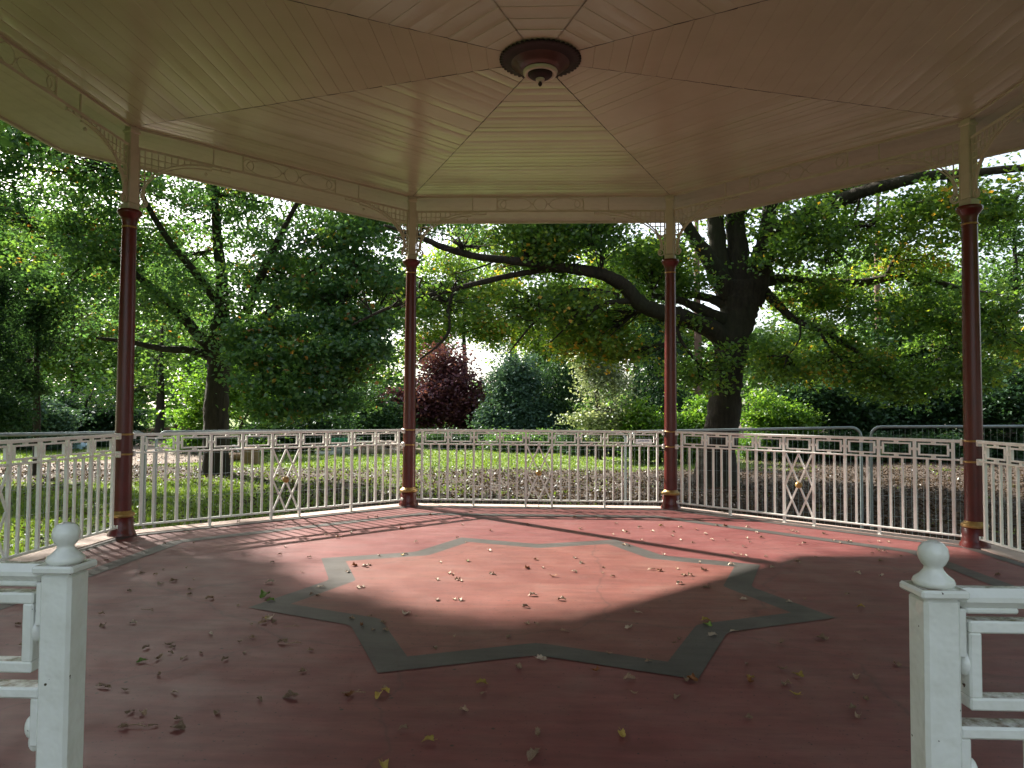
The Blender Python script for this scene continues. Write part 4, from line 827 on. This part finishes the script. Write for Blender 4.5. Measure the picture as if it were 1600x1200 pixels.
p = gp(311, 700); e = thing('tarpaulin', 'crumpled orange and pale blue tarpaulin beside the maple trunk', 'tarpaulin', tuple(p))
def sheet(name, mat, x0, x1, h, seed, par):
    rr = np.random.default_rng(seed); nx_, ny_ = 14, 8; V = []
    for j in range(ny_):
        for i in range(nx_):
            u, v = i/(nx_-1), j/(ny_-1); V.append((x0+(x1-x0)*u, (v-.5)*.9, h*math.sin(PI*v)*(.55+.45*math.sin(PI*u))*rr.uniform(.75, 1.1)))
    F = np.array([[j*nx_+i, j*nx_+i+1, (j+1)*nx_+i+1, (j+1)*nx_+i] for j in range(ny_-1) for i in range(nx_-1)]); np_mesh(name, np.array(V), F, mat, smooth=True, parent=par)
sheet('orange_fold', M['orange_sheet'], -.75, .12, .42, 1, e); sheet('blue_fold', M['blue_sheet'], .10, .75, .46, 2, e)
p = gp(112, 702); e = thing('tarpaulin', 'pale blue sheet on the grass at the far left', 'tarpaulin', tuple(p)); sheet('blue_fold', M['blue_sheet'], -.6, .9, .5, 3, e)
p = gp(534, 709); e = thing('grit_bin', 'grey bin with a green lid standing at the end of the lawn', 'bin', tuple(p))
mb = MB(); a4 = [(-.5, -.35), (.5, -.35), (.5, .35), (-.5, .35)]; mb.hexa([(x*.9, y*.9, 0) for x, y in a4], [(x, y, .62) for x, y in a4]); mb.build('body', M['grey_plastic'], e)
mb = MB(); mb.hexa([(x*1.1, y*1.1, .625) for x, y in a4], [(x*1.1, y*1.1, .70) for x, y in a4]); mb.hexa([(x*1.08, y*1.08, .702) for x, y in a4], [(x*.8, y*.7, .82) for x, y in a4]); mb.build('lid', M['green_plastic'], e)
p = gp(508, 710); mb = MB(); mb.box((p[0], p[1], p[2]+.07), (.9, .5, .14), .2, 0, .02); tag(mb.build('kerbstone', M['white']), 'pale block lying beside the green lidded bin', 'block')
p = gp(575, 702); mb = MB(); mb.box((p[0], p[1], p[2]+.42), (2.4, .08, .10), .05, 0, .01)
for s_ in (-1, 1): mb.box((p[0]+s_*1.0, p[1]+.06, p[2]+.21), (.09, .03, .42), .05)
tag(mb.build('low_rail', M['white']), 'low white timber rail behind the heap of stone', 'rail')

# ------------------------------------------------------------------ dead leaves on the floor, one object each
def dead_mat(name, a, b_, c_):
    m, t, b = new_mat(name); oi = node(t, 'ShaderNodeObjectInfo')
    c = ramp(t, noise(t, 26, 5, .7), [(.3, a), (.52, b_), (.72, c_)])
    hs = node(t, 'ShaderNodeHueSaturation'); t.links.new(c, hs.inputs['Color']); mr = node(t, 'ShaderNodeMapRange'); mr.inputs[3].default_value = .7; mr.inputs[4].default_value = 1.25
    t.links.new(oi.outputs['Random'], mr.inputs[0]); t.links.new(mr.outputs[0], hs.inputs['Value']); t.links.new(hs.outputs[0], b.inputs['Base Color'])
    b.inputs['Roughness'].default_value = .65; bump(t, b, noise(t, 70, 4), .5, .004); return m
DM = {'brown': dead_mat('brown_dead_leaf', (.13, .08, .048), (.27, .175, .11), (.42, .31, .22)), 'pale': dead_mat('pale_dead_leaf', (.30, .21, .15), (.48, .38, .29), (.62, .53, .43)),
      'rusty': dead_mat('rusty_dead_leaf', (.13, .045, .015), (.24, .085, .022), (.32, .13, .035)), 'yellow': dead_mat('yellow_dead_leaf', (.18, .10, .02), (.38, .27, .05), (.48, .38, .10)), 'green': dead_mat('green_fallen_leaf', (.07, .13, .025), (.13, .23, .035), (.22, .32, .06))}
def leaf_variant(seed, twig=False):
    rr = random.Random(seed); mb = MB()
    if twig:
        pts = [(-.55, .02, .02), (-.2, -.03, .06), (.15, .03, .05), (.55, -.02, .02)]; mb.tube(resample(pts, 4), .022, 6); mb.tube([(.1, .02, .05), (.25, .14, .10), (.34, .18, .08)], .016, 5)
        return mb
    lob = rr.choice((5, 7)); n = 34; out = []; kind = rr.random()
    for i in range(n):
        a = 2*PI*i/n
        if kind < .55: q = .30+.16*abs(math.cos(a*lob/2))**1.4+.10*max(0, math.cos(a))     # palmate
        else: q = (.46 if abs(math.cos(a)) > .8 else .26)*(1+.22*math.cos(a*9))             # lobed oval
        out.append((q*math.cos(a)*1.05, q*math.sin(a)*(.95 if kind < .55 else .8)))
    c1, c2, tw, ph = rr.uniform(1.2, 3.4), rr.uniform(-.6, 1.1), rr.uniform(-1.2, 1.2), rr.uniform(0, 6); rings = [.0, .33, .66, 1.]
    def pt(x, y):
        a = y*c1*1.6; b = x*c2*1.3                       # curl across, then along
        yy = math.sin(a)/(c1*1.6); z = (1-math.cos(a))/(c1*1.6); xx = x
        if abs(c2) > .1: xx = math.sin(b)/(c2*1.3); z += (1-math.cos(b))/(c2*1.3)
        z += tw*x*y*.9+.05*math.sin(7*x+ph)*math.cos(6*y); return (xx, yy, z)
    vs = []; th = .02
    for off in (0, th):
        vs += [tuple(np.array(pt(0, 0))+[0, 0, off])]+[tuple(np.array(pt(x*k, y*k))+[0, 0, off]) for k in rings[1:] for (x, y) in out]
    N1 = 1+3*n; fs = []
    for s_, fl in ((0, True), (N1, False)):
        for i in range(n):
            j = (i+1) % n; l = [(s_, s_+1+i, s_+1+j)]+[(s_+1+k*n+i, s_+1+(k+1)*n+i, s_+1+(k+1)*n+j, s_+1+k*n+j) for k in (0, 1)]
            fs += [f[::-1] if fl else f for f in l]
    for i in range(n): j = (i+1) % n; fs.append((1+2*n+i, 1+2*n+j, N1+1+2*n+j, N1+1+2*n+i))
    mb.add(vs, fs, 0, True); q0 = np.array(pt(-.30, 0)); mb.tube([q0, q0+[-.18, .03, .03], q0+[-.36, rr.uniform(-.1, .1), rr.uniform(0, .12)]], [.016, .013, .011], 5)
    zm = min(v[2] for v in mb.v); mb.v = [(x, y, z-zm) for x, y, z in mb.v]; return mb
LV = {}
def leaf_me(col, v):
    if (col, v) not in LV:
        o = leaf_variant(v*13+5, v == 99).build('fallen_leaf' if v != 99 else 'leaf_stalk', DM[col]); LV[(col, v)] = o; return o
    return LV[(col, v)].copy()
LEAVES = """257,849s 303,847s 275,844t 190,856s 222,895s 243,897s 255,889s 251,912p 271,907b 303,904s 297,920s 295,928s 202,923s 291,886s 327,935B 158,959s 160,978b 230,953t 207,973p 329,990p 393,975s 393,996s 375,1002s 265,1007b 269,1011s 267,1020s 228,1012s 249,1028B 222,1033g 287,1028s 314,1020s 352,1030s 382,1020s 160,1073b 168,1074s 195,1078s 273,1082s 248,1054s 203,1113s 223,1115s 278,1123s 338,1114s 192,1137s 209,1135t 239,1134s 277,1138b 284,1136s 166,875s 58,1074s 27,975s 33,1008s 372,946s 373,815s 422,910P 425,878s 437,866s 445,853p 472,893s 483,870s 553,883o 570,884P 577,882p 543,893p 560,918b 567,917s 487,928s 497,930s 502,917P 414,932G 423,938g 415,967y 422,966P 428,971b 410,973b 455,979t 442,1004b 458,1005t 485,1016s 550,966s 565,977o 583,984s 602,984b 598,972s 578,962s 635,959P 710,994s 680,1012s 795,995s 592,867p 628,866y 634,865p 688,878s 702,895b 707,897s 683,905b 715,905b 720,907s 768,896p 773,897s 683,937b 719,937P 710,936s 730,876g 765,860p 628,825o 673,803b 588,807p 575,807p 548,831b 527,839B 535,837s 510,835p 723,819s 767,828o 715,839s 728,846s 650,846p 455,1089B 545,1087o 552,1083t 592,1087y 602,1080y 600,1074s 752,1068y 755,1083s 725,1110b 630,1140s 670,1159Y 600,1197Y 472,1049s 405,1093s 823,887o 837,874o 848,886s 865,900o 898,871p 908,879p 897,893p 943,886s 942,894s 957,900s 1018,889b 1030,891o 1058,888s 1068,898B 1078,898b 1100,890b 1062,911P 1104,918b 1037,866p 975,851b 982,852s 1093,878p 1143,882P 833,930P 877,937b 821,948b 838,975s 823,974s 882,986b 982,981P 993,955s 998,957p 1162,936p 1105,976g 1113,993p 1103,969y 1147,986p 952,1021s 1013,1033s 845,1030P 810,1042B 930,1048o 985,1061b 1082,1062O 1072,1063s 1172,1066O 1173,1060y 1166,1037s 990,1083s 1058,1090s 1168,1122s 840,1147b 971,1148Y 833,1182B 840,1173s 1053,1004s 1062,998s 973,829p 980,831b 963,817s 933,808s 897,807b 958,834s 1000,823p 1020,829p 1033,821y 1063,823p 1087,826o 1102,833p 1120,820s 1133,821o 1169,822p 1182,831p 1190,839b 1167,840p 1172,846s 1162,853p 1147,864b 1157,866s 1165,868p 1197,869s 1135,843s 1112,842p 1063,843p 1050,836s 1083,847s 1052,830s 1002,843s 907,825p 825,818s 1095,812b 1207,886p 1237,828b 1242,827s 1245,831p 1288,833b 1302,843s 1322,843s 1312,847s 1328,846p 1373,845p 1388,846s 1358,845s 1372,860B 1382,861p 1363,863s 1377,876b 1407,868s 1247,878B 1257,848s 1248,850s 1275,870s 1340,895p 1377,899P 1324,928s 1345,948y 1233,940p 1257,935s 1283,997B 1293,997s 1220,1004b 1222,1045b 1247,1055y 1225,1069b 1232,1068s 1242,1085Y 1337,1058B 1353,1092b 1332,1106s 1340,1120b 1402,1039b 1560,897b 1562,879s"""
TIP = {22.5: 'right back', 67.5: 'back right', 112.5: 'back left', 157.5: 'left back', 202.5: 'left front', 247.5: 'front left', 292.5: 'front right', 337.5: 'right front'}
SZ = {'s': .044, 'b': .060, 'B': .072, 'p': .054, 'P': .070, 'o': .066, 'O': .082, 'y': .062, 'Y': .064, 'g': .06, 'G': .115, 't': .10}
CO = {'s': 'brown', 'b': 'brown', 'B': 'brown', 't': 'brown', 'p': 'pale', 'P': 'pale', 'o': 'rusty', 'O': 'rusty', 'y': 'yellow', 'Y': 'yellow', 'g': 'green', 'G': 'green'}
rr = random.Random(4); zones = {}
for s_ in LEAVES.split():
    x, y = s_[:-1].split(','); k = s_[-1]; p = on_z(float(x), float(y)+2); ap = max(abs(p[0]*math.cos(i*PI/4)+p[1]*math.sin(i*PI/4)) for i in range(8))
    col = CO[k]; tw_ = k == 't'; o = leaf_me(col, 99 if tw_ else rr.randrange(9)); C.objects.link(o) if o.name not in C.objects else None
    sz = SZ[k]*rr.uniform(.85, 1.15); o.scale = (sz, sz, sz*.95); o.rotation_euler = (rr.uniform(-.12, .12), rr.uniform(-.12, .12), rr.uniform(0, 6.28)); o.location = (p[0], p[1], (.012 if ap > 4.8 else .004)+.001+.02*sz)
    an = math.degrees(math.atan2(p[1], p[0])) % 360; rd_ = math.hypot(p[0], p[1]); tip = min(TIP, key=lambda t: abs(t-an)); ph = (an-22.5) % 45/45; e_r = 1+.0
    f = abs(ph-.5)*2; ro = 1.80+(2.32-1.80)*f**1.25; ri = 1.565+(2.02-1.565)*f**1.25
    zn = 'on the grey star' if ri < rd_ < ro else ('inside the star' if rd_ <= ri else ('by the railings' if ap > 4.1 else 'outside the star'))
    size = {'b': 'curled', 'B': 'large crumpled', 'P': 'large', 'O': 'large', 'Y': 'large', 'G': 'large upright'}.get(k, 'small'); nm = 'leaf stalk' if tw_ else 'leaf'
    zones.setdefault((size+' '+col, nm, zn, TIP[tip]), []).append((p[0], o))
ORD = ['', 'second ', 'third ', 'fourth ', 'fifth ', 'sixth ', 'seventh ', 'eighth ', 'ninth ', 'tenth ', 'eleventh ', 'twelfth ', 'thirteenth ', 'fourteenth ', 'fifteenth ', 'sixteenth ', 'seventeenth ', 'eighteenth ', 'nineteenth ', 'twentieth ', 'twenty-first ', 'twenty-second ', 'twenty-third ', 'twenty-fourth ']
for (ds, nm, zn, tp), l in zones.items():
    l.sort(key=lambda q: q[0])
    for i, (_, o) in enumerate(l):
        first = '' if len(l) == 1 else ('leftmost ' if i == 0 else ('rightmost ' if i == len(l)-1 else ORD[min(i, 23)]))
        lab = f"{first}{ds} {nm} {zn}, off its {tp} point" if 'star' in zn else f"{first}{ds} {nm} {zn}, beyond the star's {tp} point"
        if first and first.strip() not in ('leftmost', 'rightmost'): lab = lab.replace(nm+' ', nm+' from the left, ', 1)
        tag(o, lab, nm, 'fallen leaves on the bandstand floor')
